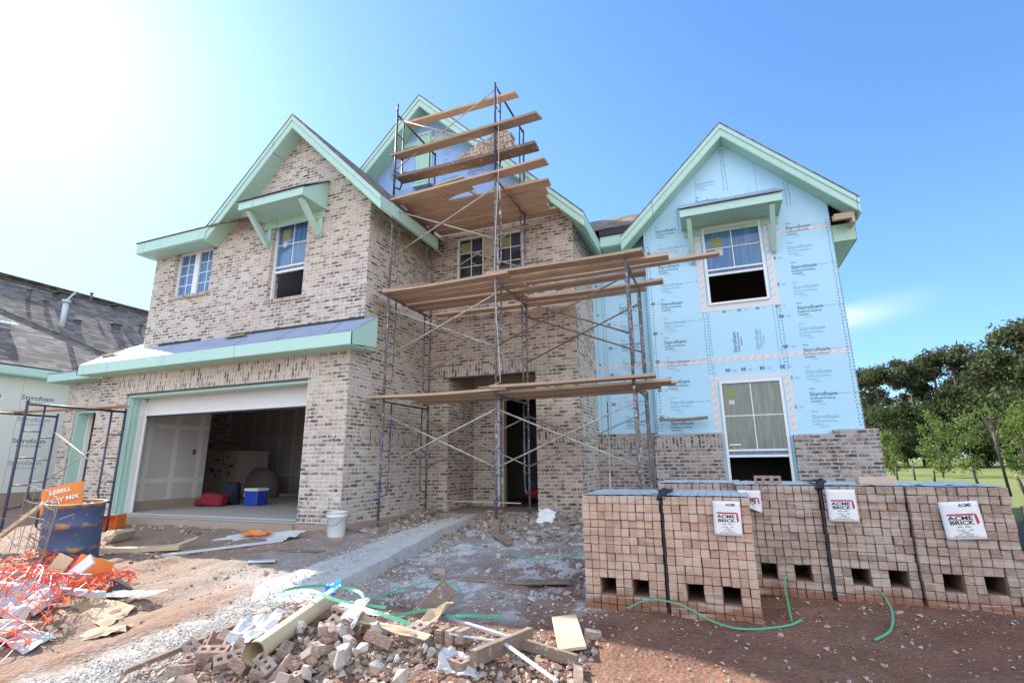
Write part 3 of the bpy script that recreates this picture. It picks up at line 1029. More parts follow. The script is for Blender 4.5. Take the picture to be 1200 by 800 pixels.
# brick skirt
SK = 1.44
w = MB()
out = [(RX0 - .07, -.02), (RW1[0] - .02, -.02), (RW1[0] - .02, RW1[1] - .08), (RW1[2] + .02, RW1[1] - .08), (RW1[2] + .02, -.02), (2.62, -.02)]
w.poly_wall([(RX0 - .07, -.02), (2.62, -.02), (2.62, SK), (1.95, SK), (1.95, SK - .07), (RW1[2] + .06, SK - .07), (RW1[2] + .06, RW1[1] - .06), (RW1[0] - .05, RW1[1] - .06), (RW1[0] - .05, SK), (RX0 - .07, SK)], [], 'Y', RY - .12, .11)
w.box(2.52, 2.62, RY - .008, 13, -.02, SK)
w.build('brick_skirt', M['brick_skirt'], H)
w = MB(); w.box(-2.35, RX0 - .075, CY - .12, CY - .004, -.02, 1.50); w.build('brick_skirt', M['brick_skirt'], H)
s = MB(); s.box(-2.352, RX0 - .08, CY - .127, CY - .06, 1.18, 1.42); s.box(RX0 - .07, RW1[0] - .055, RY - .126, RY - .07, 1.17, 1.38); s.build('soldier_course', M['brick_skirt'], H, swap=True)

# printing, tape and code blocks on the sheathing
def print_block(mb, x, y, z, bold, sc_=1.0):
    mb.mi = 0 if bold else 1
    b_ = .012 if bold else .0
    add_text(mb, 'DOW', facing(x - .17 * sc_, y, z + .12 * sc_), .035 * sc_, .01)
    add_text(mb, 'Styrofoam', facing(x, y, z), .105 * sc_, b_ * .8)
    add_text(mb, 'Residential Sheathing', facing(x - .02, y, z - .06 * sc_), .047 * sc_, b_)
    add_text(mb, 'Insulation', facing(x - .12 * sc_, y, z - .115 * sc_), .047 * sc_, b_)
    mb.mi = 1
    add_text(mb, 'ISOLANT', facing(x - .04 * sc_, y, z - .16 * sc_), .033 * sc_)


def code_block(mb, x, y, z, s=.085):
    mb.mi = 0
    add_text(mb, 'BE', facing(x, y, z), s, .02)
    mb.mi = 1
    add_text(mb, 'XX', facing(x + .12, y, z), s * .6, .01)


def dash_col(mb, x, y, z0, z1, mi=0):
    mb.mi = mi
    z = z0
    while z < z1:
        for k in (-.03, .03):
            a = x + k + random.uniform(-.008, .008)
            mb.face([(a - .012, y, z), (a + .010, y, z + .03), (a + .018, y, z + .022), (a - .004, y, z - .008)])
        z += .062


def seam(tape, ink, x0, x1, z, y, w=.07):
    tape.box(x0, x1, y - .003, y - .0005, z - w / 2, z + w / 2)
    x = x0 + .05
    while x < x1 - .05:
        ink.mi = 2
        ink.face([(x, y - .0045, z - .03), (x + .012, y - .0045, z - .03), (x + .072, y - .0045, z + .028), (x + .06, y - .0045, z + .028)])
        x += .14


pr, tp = MB(), MB()
py = RY - .003
for col, x in enumerate((-.60, 1.88)):
    z = 1.62 + .03 * col
    k = 0
    while z < (6.0 if col == 0 else 5.8):
        if not (col == 0 and z > 5.95):
            print_block(pr, x + (0.02 if k % 2 else 0), py, z, k % 2 == (1 if col else 0), 1.0)
            if k % 2: pr.mi = 1; add_text(pr, 'www.dow.com  1-866', facing(x + .38, py, z + .02), .04)
        z += .415; k += 1
print_block(pr, .28, py, 6.30, True); print_block(pr, .30, py, 6.72, False, .9); print_block(pr, 1.25, py, 5.93 + .35, False, .8)
for (x, z) in ((.55, 3.0), (.95, 3.02)):
    Mv = Matrix.Translation((x, py, z + .2)) @ Matrix.Rotation(-math.pi / 2, 4, 'Y') @ Matrix.Rotation(math.pi / 2, 4, 'X')
    pr.mi = 0 if x < .7 else 1
    add_text(pr, 'Styrofoam', Mv, .10, .008)
    add_text(pr, 'Residential Sheathing', Matrix.Translation((.05, 0, 0)) @ Mv, .045, .006)
    add_text(pr, 'Insulation', Matrix.Translation((.10, 0, 0)) @ Mv, .045, .006)
for z in (1.75, 2.3, 2.9, 3.5, 4.15, 4.7, 5.3):
    code_block(pr, -.98, py, z); code_block(pr, 1.40, py, z + .1)
for x in (.34, .62, .95, 1.3):
    code_block(pr, x, py, 2.62); code_block(pr, x + .05, py, 3.82, .06)
dash_col(pr, -1.03, py, 1.5, 5.5); dash_col(pr, .02, py, 2.6, 3.9); dash_col(pr, 1.36, py, 2.6, 3.9); dash_col(pr, 2.42, py, 1.5, 5.5)
dash_col(pr, .68, py, 6.5, 7.45); dash_col(pr, 1.80, py, 5.9, 6.4); dash_col(pr, -.3, py, 5.7, 6.2)
seam(tp, pr, -1.06, 2.44, 2.87, RY, .10); seam(tp, pr, -1.06, .0, 5.28, RY); seam(tp, pr, 1.4, 2.44, 5.36, RY)
# tape around the windows
for (a, b_, c, d_), dn in ((RW2, 1), (RW1, 0)):
    tp.box(a - .16, a - .035, RY - .0045, RY - .0008, b_ + (.0 if dn else 1.05), d_ + .10)
    tp.box(c + .035, c + .16, RY - .0045, RY - .0008, b_ + (.0 if dn else 1.05), d_ + .10)
    if not dn: tp.box(a - .035, c + .035, RY - .0045, RY - .0008, d_ + .03, d_ + .12)
    else: tp.box(a - .16, c + .16, RY - .0045, RY - .0008, b_ - .13, b_)
    z = b_ + .05 + (0 if dn else 1.05)
    while z < d_:
        for xx in (a - .15, c + .045):
            pr.mi = 2
            pr.face([(xx, RY - .006, z), (xx + .012, RY - .006, z), (xx + .09, RY - .006, z + .07), (xx + .078, RY - .006, z + .07)])
        z += .15
pr.build('printing', [M['ink'], M['ink_light'], M['ink_red']], rfoam, recalc=False)
tp.build('seam_tape', M['tape'], rfoam)
pr, tp = MB(), MB()
py = CY - .003
k = 0
z = 1.72
while z < 5.2:
    print_block(pr, -1.55, py, z, k % 2 == 0, .95); k += 1; z += .42
for z in (2.1, 2.75, 3.35, 3.9, 4.6): code_block(pr, -2.0, py, z); code_block(pr, -2.25, py, z + .25, .06)
dash_col(pr, -2.12, py, 1.55, 5.6); dash_col(pr, -1.14, py, 1.55, 5.6)
seam(tp, pr, -2.33, -1.1, 2.95, CY, .09)
pr.build('printing', [M['ink'], M['ink_light'], M['ink_red']], cfoam, recalc=False)
tp.build('seam_tape', M['tape'], cfoam)
pr = MB()
py = MY + .121
for (x, z, bo) in ((-6.75, 7.95, 1), (-6.7, 7.45, 0), (-5.3, 8.3, 0), (-5.25, 7.9, 1), (-5.3, 7.5, 0), (-4.6, 7.6, 1), (-6.7, 7.0, 0), (-5.2, 7.1, 1)):
    print_block(pr, x, py, z, bo == 1, 1.05)
pr.build('printing', [M['ink'], M['ink_light'], M['ink_red']], gfoam, recalc=False)

# --- windows
def window(rect, y, grid=(2, 2), split=.40, open_=True, pane='film', low='void', dep=.05, stickers=()):
    x0, z0, x1, z1 = rect
    fr = MB()
    fw = .045
    fr.box(x0, x0 + fw, y - .015, y + dep, z0, z1); fr.box(x1 - fw, x1, y - .015, y + dep, z0, z1)
    fr.box(x0 + fw, x1 - fw, y - .015, y + dep, z1 - fw, z1); fr.box(x0 + fw, x1 - fw, y - .015, y + dep, z0, z0 + fw)
    win = fr.build('window', M['white'], H)
    a, b_ = x0 + fw, x1 - fw
    zm = z0 + (z1 - z0) * split
    sh = MB()
    if split:
        sh.box(a, b_, y + .002, y + .045, zm - .022, zm + .022)
        if open_: sh.box(a, b_, y + .012, y + .055, zm + .09, zm + .125)
        sh.build('meeting_rail', M['white'], win)
    zu = zm + (.125 if open_ and split else .022 if split else 0)
    if not split: zu = z0 + fw
    mu = MB()
    for i in range(1, grid[0]):
        xx = a + (b_ - a) * i / grid[0]
        mu.box(xx - .009, xx + .009, y + .018, y + .026, zu, z1 - fw)
    for j in range(1, grid[1]):
        zz = zu + (z1 - fw - zu) * j / grid[1]
        mu.box(a, b_, y + .0185, y + .0265, zz - .009, zz + .009)
    mu.build('muntin', M['white'], win)
    p = MB(); p.box(a, b_, y + .028, y + .034, zu, z1 - fw); p.build('pane', M[pane], win)
    if split and open_:
        p = MB(); p.box(a, b_, y + .030, y + .036, zm + .022, zm + .09); p.build('pane', M['film_dark'], win)
    if split and not open_:
        p = MB(); p.box(a, b_, y + .036, y + .040, z0 + fw, zm - .022); p.build('pane', M[low], win)
    for (fx, fz, w_, h_, mt) in stickers:
        p = MB(); xx = a + (b_ - a) * fx; zz = zu + (z1 - fw - zu) * fz
        p.box(xx, xx + w_, y + .0265, y + .0279, zz, zz + h_); p.build('sticker', M[mt], win)
    return win


window(W2, UY + .10, stickers=((.12, .62, .2, .24, 'sticker_y'), (.16, .45, .1, .12, 'sticker_w')), split=.36)
xm = (W1[0] + W1[2]) / 2
window((W1[0], W1[1], xm - .03, W1[3]), UY + .10, (2, 4), 0, False)
window((xm + .03, W1[1], W1[2], W1[3]), UY + .10, (2, 4), 0, False)
m = MB(); m.box(xm - .03, xm + .03, UY + .08, UY + .16, W1[1], W1[3]); m.build('mullion_post', M['white'], H)
window(V1, MY + .05, (2, 3), 0, False, 'glass_dark', stickers=((.05, .66, .24, .26, 'sticker_y'), (.52, .55, .25, .3, 'sticker_p'), (.1, .02, .4, .09, 'film')))
window(V2, MY + .05, (2, 3), 0, False, 'glass_dark', stickers=((.05, .66, .24, .26, 'sticker_y'), (.52, .55, .25, .34, 'sticker_p'), (.0, .02, .5, .10, 'film')))
window(RW2, RY - .02, split=.38, stickers=((.10, .52, .22, .22, 'sticker_y'), (.18, .32, .14, .14, 'sticker_w')))
window(RW1, RY - .02, (2, 2), .29, True, 'glass_grey', stickers=((.07, .8, .18, .12, 'sticker_y'), (.1, .68, .1, .08, 'sticker_w'), (.03, .06, .2, .025, 'paper')))

# --- awnings
def awning(x0, x1, yw, yf, ztop, zf, bx, bz):
    """sloping teal hood on two brackets; zf = bottom of the front board"""
    a = MB()
    a.box(x0, x1, yf, yf + .025, zf, zf + .17)
    for x in (x0, x1 - .025):
        q = [(x, yf + .026, zf), (x, yw - .002, zf), (x, yw - .002, ztop), (x, yf + .026, zf + .165)]
        a.hexa(q + [(x + .025, b_, c) for _, b_, c in q])
    o = a.build('awning', M['teal'], H)
    a = MB(); a.box(x0 + .026, x1 - .026, yf + .026, yw - .003, zf + .01, zf + .03); a.build('awning_soffit', M['teal_soffit'], o)
    a = MB(); slab_quad(a, (x0 - .02, yf - .025, zf + .195), (x1 + .02, yf - .025, zf + .195), (x1 + .02, yw - .004, ztop + .03), (x0 - .02, yw - .004, ztop + .03), .022); a.build('awning_roof', M['under'], o)
    a = MB(); slab_quad(a, (x0 - .03, yf - .035, zf + .172), (x1 + .03, yf - .035, zf + .172), (x1 + .03, yw - .004, ztop + .006), (x0 - .03, yw - .004, ztop + .006), .012); a.build('roof_edge', M['black'], o)
    a = MB(); a.box(x0 + .03, x1 - .03, yw - .03, yw - .003, zf - .16, zf + .008); a.build('ledger_board', M['teal_soffit'], o)
    for x in bx:
        k = MB(); k.bar((x, yf + .09, zf), (x, yw - .05, bz), .09, .09, (0, 1, 0)); k.bar((x, yw - .02, zf - .17), (x, yw - .02, bz - .05), .09, .03, (0, 1, 0)); k.build('bracket', M['teal'], o)
    return o


awning(-8.52, -6.86, UY, 6.62, 6.55, 5.92, (-8.33, -6.98), 5.38)
awning(-.26, 1.60, RY, 10.0, 6.30, 5.72, (-.10, 1.42), 4.98)

# ------------------------------------------------------------------ scaffolds
def frame(parent, x, y0, y1, z0, z1, mt, foot=None):
    """one ladder frame standing in the plane x = const"""
    r, ri = .0215, .0165
    m = MB()
    for y in (y0, y1):
        m.tube([(x, y, z0 if foot is None else foot), (x, y, z1)], r, 8)
    m.tube([(x, y0, z1 - .06), (x, y1, z1 - .06)], r, 8)
    for y, sg in ((y0, 1), (y1, -1)):
        yi = y + sg * .24
        m.tube([(x, yi, z1 - .06), (x, yi, z0 + .42), (x, yi - sg * .05, z0 + .30), (x, y, z0 + .26)], ri, 8)
        for k in range(3):
            z = z0 + .62 + k * .42
            m.tube([(x, y, z), (x, yi, z)], .011, 6)
        for zz in (z0 + .5, z1 - .38):
            m.tube([(x - .035, y, zz), (x + .035, y, zz)], .009, 6)
    f = m.build('frame', mt, parent)
    if foot is None:
        m = MB()
        for y in (y0, y1): m.tube([(x, y, z0 - .05), (x, y, z0 + .08)], .026, 8)
        m.build('coupling_pin', M['brace_rust'], f)
    return f


def cross(parent, a, b, z0, z1, mt, r=.0135):
    m = MB()
    (xa, ya), (xb, yb) = a, b
    m.tube([(xa, ya, z0), (xb, yb, z1)], r, 6)
    m.tube([(xa, ya + .03, z1), (xb, yb + .03, z0)], r, 6)
    m.tube([((xa + xb) / 2, (ya + yb) / 2 - .02, (z0 + z1) / 2), ((xa + xb) / 2, (ya + yb) / 2 + .05, (z0 + z1) / 2)], .012, 6)
    return m.build('cross_brace', mt, parent)


SX = (-5.42, -3.25, -1.05)
SYN, SYF = 7.50, 9.02
SZ = (.11, 2.06, 4.01, 5.96, 7.91)
SCF = empty('scaffold', (-3.25, 8.2, -.15), 'tall blue steel scaffold tower with crossed braces in front of the house entry', 'scaffold')
lv = ('steel_blue', 'steel_old', 'steel_old', 'steel_dark')
for i, x in enumerate(SX):
    for k in range(4 if i < 2 else 2):
        frame(SCF, x, SYN, SYF, SZ[k], SZ[k + 1], M['steel_old' if i == 2 and k == 0 else lv[k]], foot=gh0(x, 7.5) + .0 if k == 0 else None)
m = MB(); m.tube([(SX[0], SYN, 7.9), (SX[0], SYN, 8.1)], .02, 8); m.build('coupling_pin', M['steel_dark'], SCF)
for k in range(2):
    for i in range(2):
        for y in (SYN, SYF):
            cross(SCF, (SX[i], y), (SX[i + 1], y), SZ[k] + .74, SZ[k] + 1.66, M['brace_rust' if (k == 1 and i == 1) else 'brace'])
cross(SCF, (SX[0], SYN), (SX[1], SYN), SZ[2] + .72, SZ[2] + 1.72, M['brace'])
cross(SCF, (SX[0], SYF), (SX[1], SYF), SZ[2] + .72, SZ[2] + 1.72, M['brace'])
cross(SCF, (SX[0], SYN), (SX[1], SYN), SZ[3] + .62, SZ[3] + 1.80, M['brace'])
m = MB(); m.tube([(SX[0], SYF - .4, .26), (SX[1], SYF - .45, .24)], .012, 6); m.build('guard_bar', M['brace'], SCF)
m = MB(); m.tube([(SX[1], SYN, .45), (SX[1] + .0, SYN - .06, .34), (SX[1], SYN + .22, .36), (SX[1], SYN + .24, .55)], .017, 8); m.build('curved_tube', M['steel_blue'], SCF)

b = MB()
b.mbox(T(-3.25, 7.49, gh0(0, 7.5) + .07, .05, .08, .2), .11, .11, .34)
tag(b.build_at('wood_block', M['oldwood'], (-3.25, 7.5, gh0(0, 7.5))), 'short upright wood block at the foot of the middle scaffold leg', 'block')


def plank(xa, xb, y, z, label, w=.235, th=.042, dz=0, dy=0, rx=0, mat='plank', group=None, name='scaffold_plank'):
    L = xb - xa
    cx = (xa + xb) / 2
    m = MB()
    n = 10
    rows = []
    ph = random.random() * 9
    for i in range(n + 1):
        t = i / n
        sag = -.012 * math.sin(math.pi * t) + .006 * math.sin(5 * t + ph)
        row = []
        for a, c in ((-1, -1), (1, -1), (1, 1), (-1, 1)):
            yy, zz = a * w / 2, c * th / 2
            row.append(m.bm.verts.new((-L / 2 + L * t + (.012 * math.sin(ph + a) if i in (0, n) else 0), yy * math.cos(rx) - zz * math.sin(rx), yy * math.sin(rx) + zz * math.cos(rx) + sag)))
        rows.append(row)
    for A, B in zip(rows, rows[1:]):
        for k in range(4): m.bm.faces.new((A[k], A[(k + 1) % 4], B[(k + 1) % 4], B[k]))
    m.bm.faces.new(rows[0]); m.bm.faces.new(rows[-1][::-1])
    o = m.build(name, M[mat])
    o.location = (cx, y, z + th / 2)
    o.rotation_euler = (0, math.atan2(-dz, L), math.atan2(dy, L))
    ORG[o.name] = Vector(o.location)
    return tag(o, label, 'plank', group)


G1, G2, G3, G4 = 'planks of the lowest scaffold deck', 'planks of the long middle scaffold deck', 'planks of the upper scaffold deck', 'planks laid across the top scaffold frame'
plank(-5.70, -3.05, SYN + .02, SZ[1], 'front left plank of the lowest scaffold deck, its left end jutting past the leg', group=G1)
plank(-3.3, -.72, SYN - .02, SZ[1] + .046, 'front right plank of the lowest scaffold deck ending at the right scaffold leg', group=G1)
plank(-5.3, -.55, SYN + .29, SZ[1], 'second plank from the front on the lowest scaffold deck', group=G1)
plank(-5.2, -.50, SYN + .56, SZ[1] + .004, 'third plank from the front on the lowest scaffold deck, jutting furthest right', group=G1)
plank(-5.3, -.75, SYN + .84, SZ[1], 'fourth plank from the front on the lowest scaffold deck', group=G1)
plank(-5.25, -1.0, SYN + 1.12, SZ[1], 'rear plank of the lowest scaffold deck', group=G1)
for (xa, xb, dy, dz, lab) in ((-5.5, -3.0, 0, 0, 'front left plank of the long middle deck, below the two small windows'), (-3.4, -.78, .02, .045, 'front right plank of the middle deck, ending at the top of the right scaffold leg'),
                              (-5.52, -.42, .27, .0, 'second plank from the front on the middle scaffold deck'),
                              (-5.48, -2.9, .54, .0, 'third plank on the middle scaffold deck, left half'),
                              (-3.0, .32, .60, .045, 'longest plank of the middle deck, its narrow end reaching over the blue right wing window'),
                              (-5.5, -.85, .86, .0, 'fourth plank from the front on the middle scaffold deck'),
                              (-5.5, -3.1, 1.13, .0, 'short plank at the rear left of the middle scaffold deck'),
                              (-3.3, -.62, 1.40, .0, 'plank of the middle deck second from the wall, jutting right over the blue recess'),
                              (-5.4, -.95, 1.68, .0, 'plank of the middle scaffold deck nearest the brick wall')):
    plank(xa, xb, SYN + dy, SZ[2] + dz, lab, group=G2, w=.225 if dy != .60 else .16)
m = MB(); m.mbox(T(-5.15, SYN + .18, SZ[2] + .075, .03, -.03, .06), 1.0, .52, .018)
tag(m.build_at('plywood_sheet', M['plank'], (-5.15, SYN + .18, SZ[2] + .07)), 'short plywood sheet lying on the left end of the middle scaffold deck', 'plywood')
for (xa, xb, dy, dz, lab) in ((-5.55, -2.30, .05, .0, 'front plank of the upper scaffold deck, its right end raised'), (-5.5, -2.42, .62, .0, 'second plank of the upper deck, behind the gap with the boards'),
                              (-5.45, -2.55, .90, .0, 'third plank from the front on the upper scaffold deck'), (-5.5, -2.62, 1.16, .004, 'fourth plank from the front on the upper scaffold deck'),
                              (-5.45, -2.72, 1.43, .0, 'fifth plank from the front on the upper scaffold deck'), (-5.4, -2.6, 1.70, .0, 'rear plank of the upper deck against the brick above the small windows')):
    plank(xa, xb, SYN + dy, SZ[3] + dz, lab, group=G3, dz=.14 if dy == .05 else 0)
m = MB(); m.mbox(T(-4.95, SYN + .35, SZ[3] + .03, .02, 0, .02), .95, .36, .018)
tag(m.build_at('plywood_sheet', M['plank'], (-4.95, SYN + .35, SZ[3])), 'square plywood sheet bridging the left end of the upper scaffold deck', 'plywood')
m = MB(); m.mbox(T(-4.2, SYN + .22, SZ[3] + .09, .02, -.10, .03), .62, .5, .02)
tag(m.build_at('mortar_board', M['lumber'], (-4.2, SYN + .2, SZ[3] + .05)), 'flat mortar board resting on the upper scaffold deck beside the gap', 'board')
m = MB(); m.bar((-4.5, SYN + .38, SZ[3] - .03), (-4.1, SYN + .55, SZ[3] + .22), .045, .03); m.bar((-4.15, SYN + .38, SZ[3] + .2), (-3.85, SYN + .5, SZ[3] + .0), .045, .03)
tag(m.build_at('board_stand', M['lumber'], (-4.2, SYN + .45, SZ[3])), 'folding wooden mortar board stand in the gap of the upper deck', 'stand')
plank(-5.25, -2.86, SYN + .12, 7.62, 'narrow topmost plank laid under the top bars of the scaffold', w=.19, group=G4, rx=.1)
plank(-5.48, -2.42, SYN + .10, 6.98, 'wide plank across the top frame, second from the top', w=.42, group=G4, rx=.35, dz=.08)
plank(-5.42, -2.50, SYN + .14, 6.42, 'dark thick plank carrying the brick pile, third from the top', w=.26, th=.06, group=G4, mat='oldwood')
plank(-1.02, -.12, RY - .24, 1.70, 'short plank stub nailed to the blue recess corner beside the lower window', w=.2, th=.045, mat='oldwood', name='plank_stub')

# rope hanging from the top of the centre leg
pts = []
for i in range(40):
    t = i / 39
    pts.append((SX[1] + .05 + .05 * math.sin(t * 7), SYN - .04 - .03 * math.sin(t * 5), 7.75 - 5.55 * t + .0))
pts += [(SX[1] + .0, SYN - .08, 2.15), (SX[1] - .12, SYN - .1, 2.12), (SX[1] - .3, SYN - .05, 2.13)]
m = MB(); m.tube(pts, .006, 5)
tag(m.build_at('rope', M['rope'], (SX[1], SYN, 7.7)), 'thin pale rope hanging down the centre scaffold leg', 'rope')
m = MB(); m.tube([(-1.45, 7.3, -.16), (-1.72, 8.9, 1.95)], .012, 6)
tag(m.build_at('loose_rod', M['brace'], (-1.45, 7.3, -.16)), 'thin grey rod leaning behind the right scaffold leg', 'rod')

# second, low scaffold beside the garage
S2 = empty('scaffold', (-11.3, 5.4, -.2), 'low dark scaffold of two ladder frames standing left of the garage door', 'scaffold')
frame(S2, -10.30, 4.72, 6.22, .04, 1.99, M['steel_dark'], foot=-.25)
frame(S2, -12.42, 4.72, 6.22, .04, 1.99, M['steel_dark'], foot=-.25)
cross(S2, (-10.30, 6.22), (-12.42, 6.22), .70, 1.62, M['brace'])
m = MB(); m.bar((-12.9, 5.62, 2.0), (-9.95, 5.95, 2.0), .24, .042)
tag(m.build_at('scaffold_plank', M['plank'], (-11.4, 5.8, 2.0)), 'single plank lying on the low scaffold left of the garage', 'plank')

# ------------------------------------------------------------------ cored bricks and other rubbish
def cored_brick(name, mat, L=.235, D=.085, Hh=.062, bev=.003):
    m = MB()
    hs = []
    for cx in (-.072, 0, .072):
        hs.append((cx - .020, -.016, cx + .020, .016))
    m.poly_wall([(-L / 2, -D / 2), (L / 2, -D / 2), (L / 2, D / 2), (-L / 2, D / 2)], hs, 'Y', -Hh / 2, Hh)
    for v in m.bm.verts:      # lay flat: holes run along z
        v.co = Vector((v.co.x, v.co.z + random.uniform(-.003, .003), v.co.y))
    return m.build(name, mat)


def plain_brick(name, mat, L=.235, D=.066, Hh=.064):
    m = MB(); m.mbox(Matrix.Identity(4), L, D, Hh)
    return m.build(name, mat, bevel=.004)


def shard(seed, sx, sy, sz):
    rs = random.Random(seed)
    m = MB()
    for i in range(16):
        v = Vector((rs.gauss(0, 1), rs.gauss(0, 1), rs.gauss(0, 1))).normalized() * rs.uniform(.75, 1.05)
        m.bm.verts.new((v.x * sx / 2, v.y * sy / 2, v.z * sz / 2))
    bmesh.ops.convex_hull(m.bm, input=list(m.bm.verts))
    for v in [v for v in m.bm.verts if not v.link_faces]: m.bm.verts.remove(v)
    return m


def inst(src, loc, rot, label=None, cat=None, group=None, scale=None, used=set()):
    if src.name in used:
        o = src.copy(); C.objects.link(o)
        for ch in src.children:
            c = ch.copy(); C.objects.link(c); c.parent = o
    else:
        o = src; used.add(src.name)
    o.location = loc; o.rotation_euler = rot
    if scale: o.scale = scale
    return tag(o, label, cat, group)


# brick stock stacked on the dark top plank
stk = plain_brick('brick', M['stock'], .22, .07, .062)
g = 'bricks stacked high on the scaffold'
z0 = 6.484
for row, (xa, n) in enumerate(((-4.05, 15), (-3.92, 13), (-3.75, 11), (-3.62, 9), (-3.45, 7), (-3.3, 4))):
    for i in range(n):
        x = xa + i * .077 + random.uniform(-.004, .004)
        inst(stk, (x, SYN + .14 + random.uniform(-.01, .01), z0 + .031 + row * .0635), (0, 0, math.pi / 2 + random.uniform(-.06, .06)),
             'tan brick in the stepped pile on the dark plank near the top of the scaffold', 'brick', g)
for i in range(16):
    inst(stk, (-3.45 + (i % 6) * .14, SYN + .62 + .1 * (i // 6), SZ[3] + .076 + (.063 if i > 9 else 0)), (random.uniform(-.2, .2), random.uniform(-.1, .1), random.uniform(0, 3)),
         'loose tan brick heaped on the upper scaffold deck behind the centre leg', 'brick', 'bricks heaped on the upper deck')

# ------------------------------------------------------------------ strapped cubes of new brick
unit = .0675


def brick_cube(x0, y0, zb, cols, rows, mat, label, depth=.98, holes=((2, 3), (6, 7)), hrow=(10, 11), tilt=0, src=[None]):
    rt = empty('brick_cube', (x0 + cols * unit / 2, y0 + depth / 2, zb), label, 'brick cube', 'strapped cubes of new brick')
    W, Ht = cols * unit, rows * unit
    rest = MB()
    n = 0
    me = {}
    for r in range(rows):
        cj = [random.uniform(-.004, .004) for _ in range(cols)]
        rj = random.uniform(-.007, .007)
        for c in range(cols):
            if r in hrow and any(a <= c <= b_ for a, b_ in holes): continue
            x = x0 + (c + .5) * unit + cj[c] * .6
            z = zb + Ht - (r + .5) * unit + random.uniform(-.0015, .0015)
            y = y0 + .115 + random.uniform(-.012, .010) + rj
            sx, sz = unit - random.uniform(.0015, .006), unit - random.uniform(.0015, .005)
            if r < 10 and n < 100:
                m = MB(); m.mbox(T(x, y, z, 0, random.uniform(-.02, .02), random.uniform(-.025, .025)), sx, .23, sz)
                b_ = m.build('brick', M[mat], rt, bevel=.0035)
                n += 1
            else:
                rest.mbox(T(x, y, z, 0, random.uniform(-.025, .025), random.uniform(-.02, .02)), sx, .23, sz)
    # bricks behind the front row, along the top and the two flanks
    for k in range(1, int(depth / .235)):
        for c in range(cols):
            for r in range(rows):
                if r == 0 or c in (0, cols - 1):
                    rest.mbox(T(x0 + (c + .5) * unit, y0 + .115 + k * .235, zb + Ht - (r + .5) * unit + random.uniform(-.003, .003), 0, random.uniform(-.02, .02), 0), unit - .004, .23, unit - .004)
    o = rest.build('brick_courses', M[mat], rt, bevel=.0035, kind='stuff')
    # shaded inner bricks, with the fork slots left open
    m = MB()
    slots = [(x0 + a * unit + .004, zb + Ht - (hrow[1] + 1) * unit + .004, x0 + (b_ + 1) * unit - .004, zb + Ht - hrow[0] * unit - .004) for a, b_ in holes]
    m.poly_wall([(x0 + .012, zb - .03), (x0 + W - .012, zb - .03), (x0 + W - .012, zb + Ht - .012), (x0 + .012, zb + Ht - .012)], slots, 'Y', y0 + .03, depth - .08)
    m.build('inner_bricks', M['core'], rt)
    # dusty plastic, sky sheen painted into its colour, over the top, hanging a little over the back
    m = MB()
    NX, NY = 14, 10
    g_ = [[m.bm.verts.new((x0 - .01 + (W + .02) * i / NX, y0 + .05 + (depth - .02) * j / NY + .02 * mn.noise(Vector((i * .5, x0 * 7, j * .3))),
                           zb + Ht + .005 + .012 * abs(mn.noise(Vector((i * .45 + x0 * 9, j * .6, 2)))))) for i in range(NX + 1)] for j in range(NY + 1)]
    for j in range(NY):
        for i in range(NX):
            if random.random() < .06 and j < 3: continue
            f = m.bm.faces.new((g_[j][i], g_[j][i + 1], g_[j + 1][i + 1], g_[j + 1][i])); f.smooth = True
    m.build('plastic_cover', M['plastic'], rt)
    return rt


cz = lambda x, y: gh0(x, y) - .02
brick_cube(-1.18, 4.66, -.31, 10, 14, 'cube', 'leftmost brick cube, tan pink with two fork slots, no paper tag')
brick_cube(-.475, 4.64, -.31, 10, 14, 'cube', 'second brick cube from the left with the long paper tag on its upper right corner', holes=((2, 3), (6, 7)))
brick_cube(.13, 5.42, -.25, 10, 14, 'cube_grey', 'middle brick cube set further back, with a cored brick lying on top', holes=((2, 3), (6, 7)))
brick_cube(.83, 5.40, -.25, 9, 14, 'cube_grey', 'brown brick cube second from the right, paper tag at its top left', holes=((2, 3), (6, 7)))
brick_cube(1.45, 5.36, -.25, 10, 14, 'cube_grey', 'rightmost brick cube with a tilted paper tag in its middle', holes=((2, 3), (6, 7)))
brick_cube(-.62, 5.74, -.25, 12, 14, 'cube_grey', 'brick cube standing behind the second one, only its plastic covered top showing', holes=())

# black edge guards and strapping between cubes
def guard(x, y, zb, zt, label):
    m = MB(); m.box(x - .008, x + .008, y - .008, y + .05, zb, zt)
    pts = [(x, y - .02, zt - .02), (x + .02, y + .06, zt + .05), (x - .02, y + .25, zt + .035), (x + .03, y + .5, zt + .03), (x, y + .8, zt + .02)]
    m.ribbon(pts, .07, t=.012)
    m.tube([(x - .03, y - .01, zt - .02), (x + .03, y + .05, zt + .05), (x + .07, y + .12, zt + .04)], [.012, .028, .014], 7)
    return tag(m.build_at('edge_guard', M['black'], (x, y, zb)), label, 'edge guard', 'black edge guards between brick cubes')


guard(-.487, 4.66, -.3, .63, 'black plastic edge guard between the two leftmost brick cubes')
guard(.816, 5.40, -.22, .69, 'black plastic edge guard on the gap right of the middle brick cube')

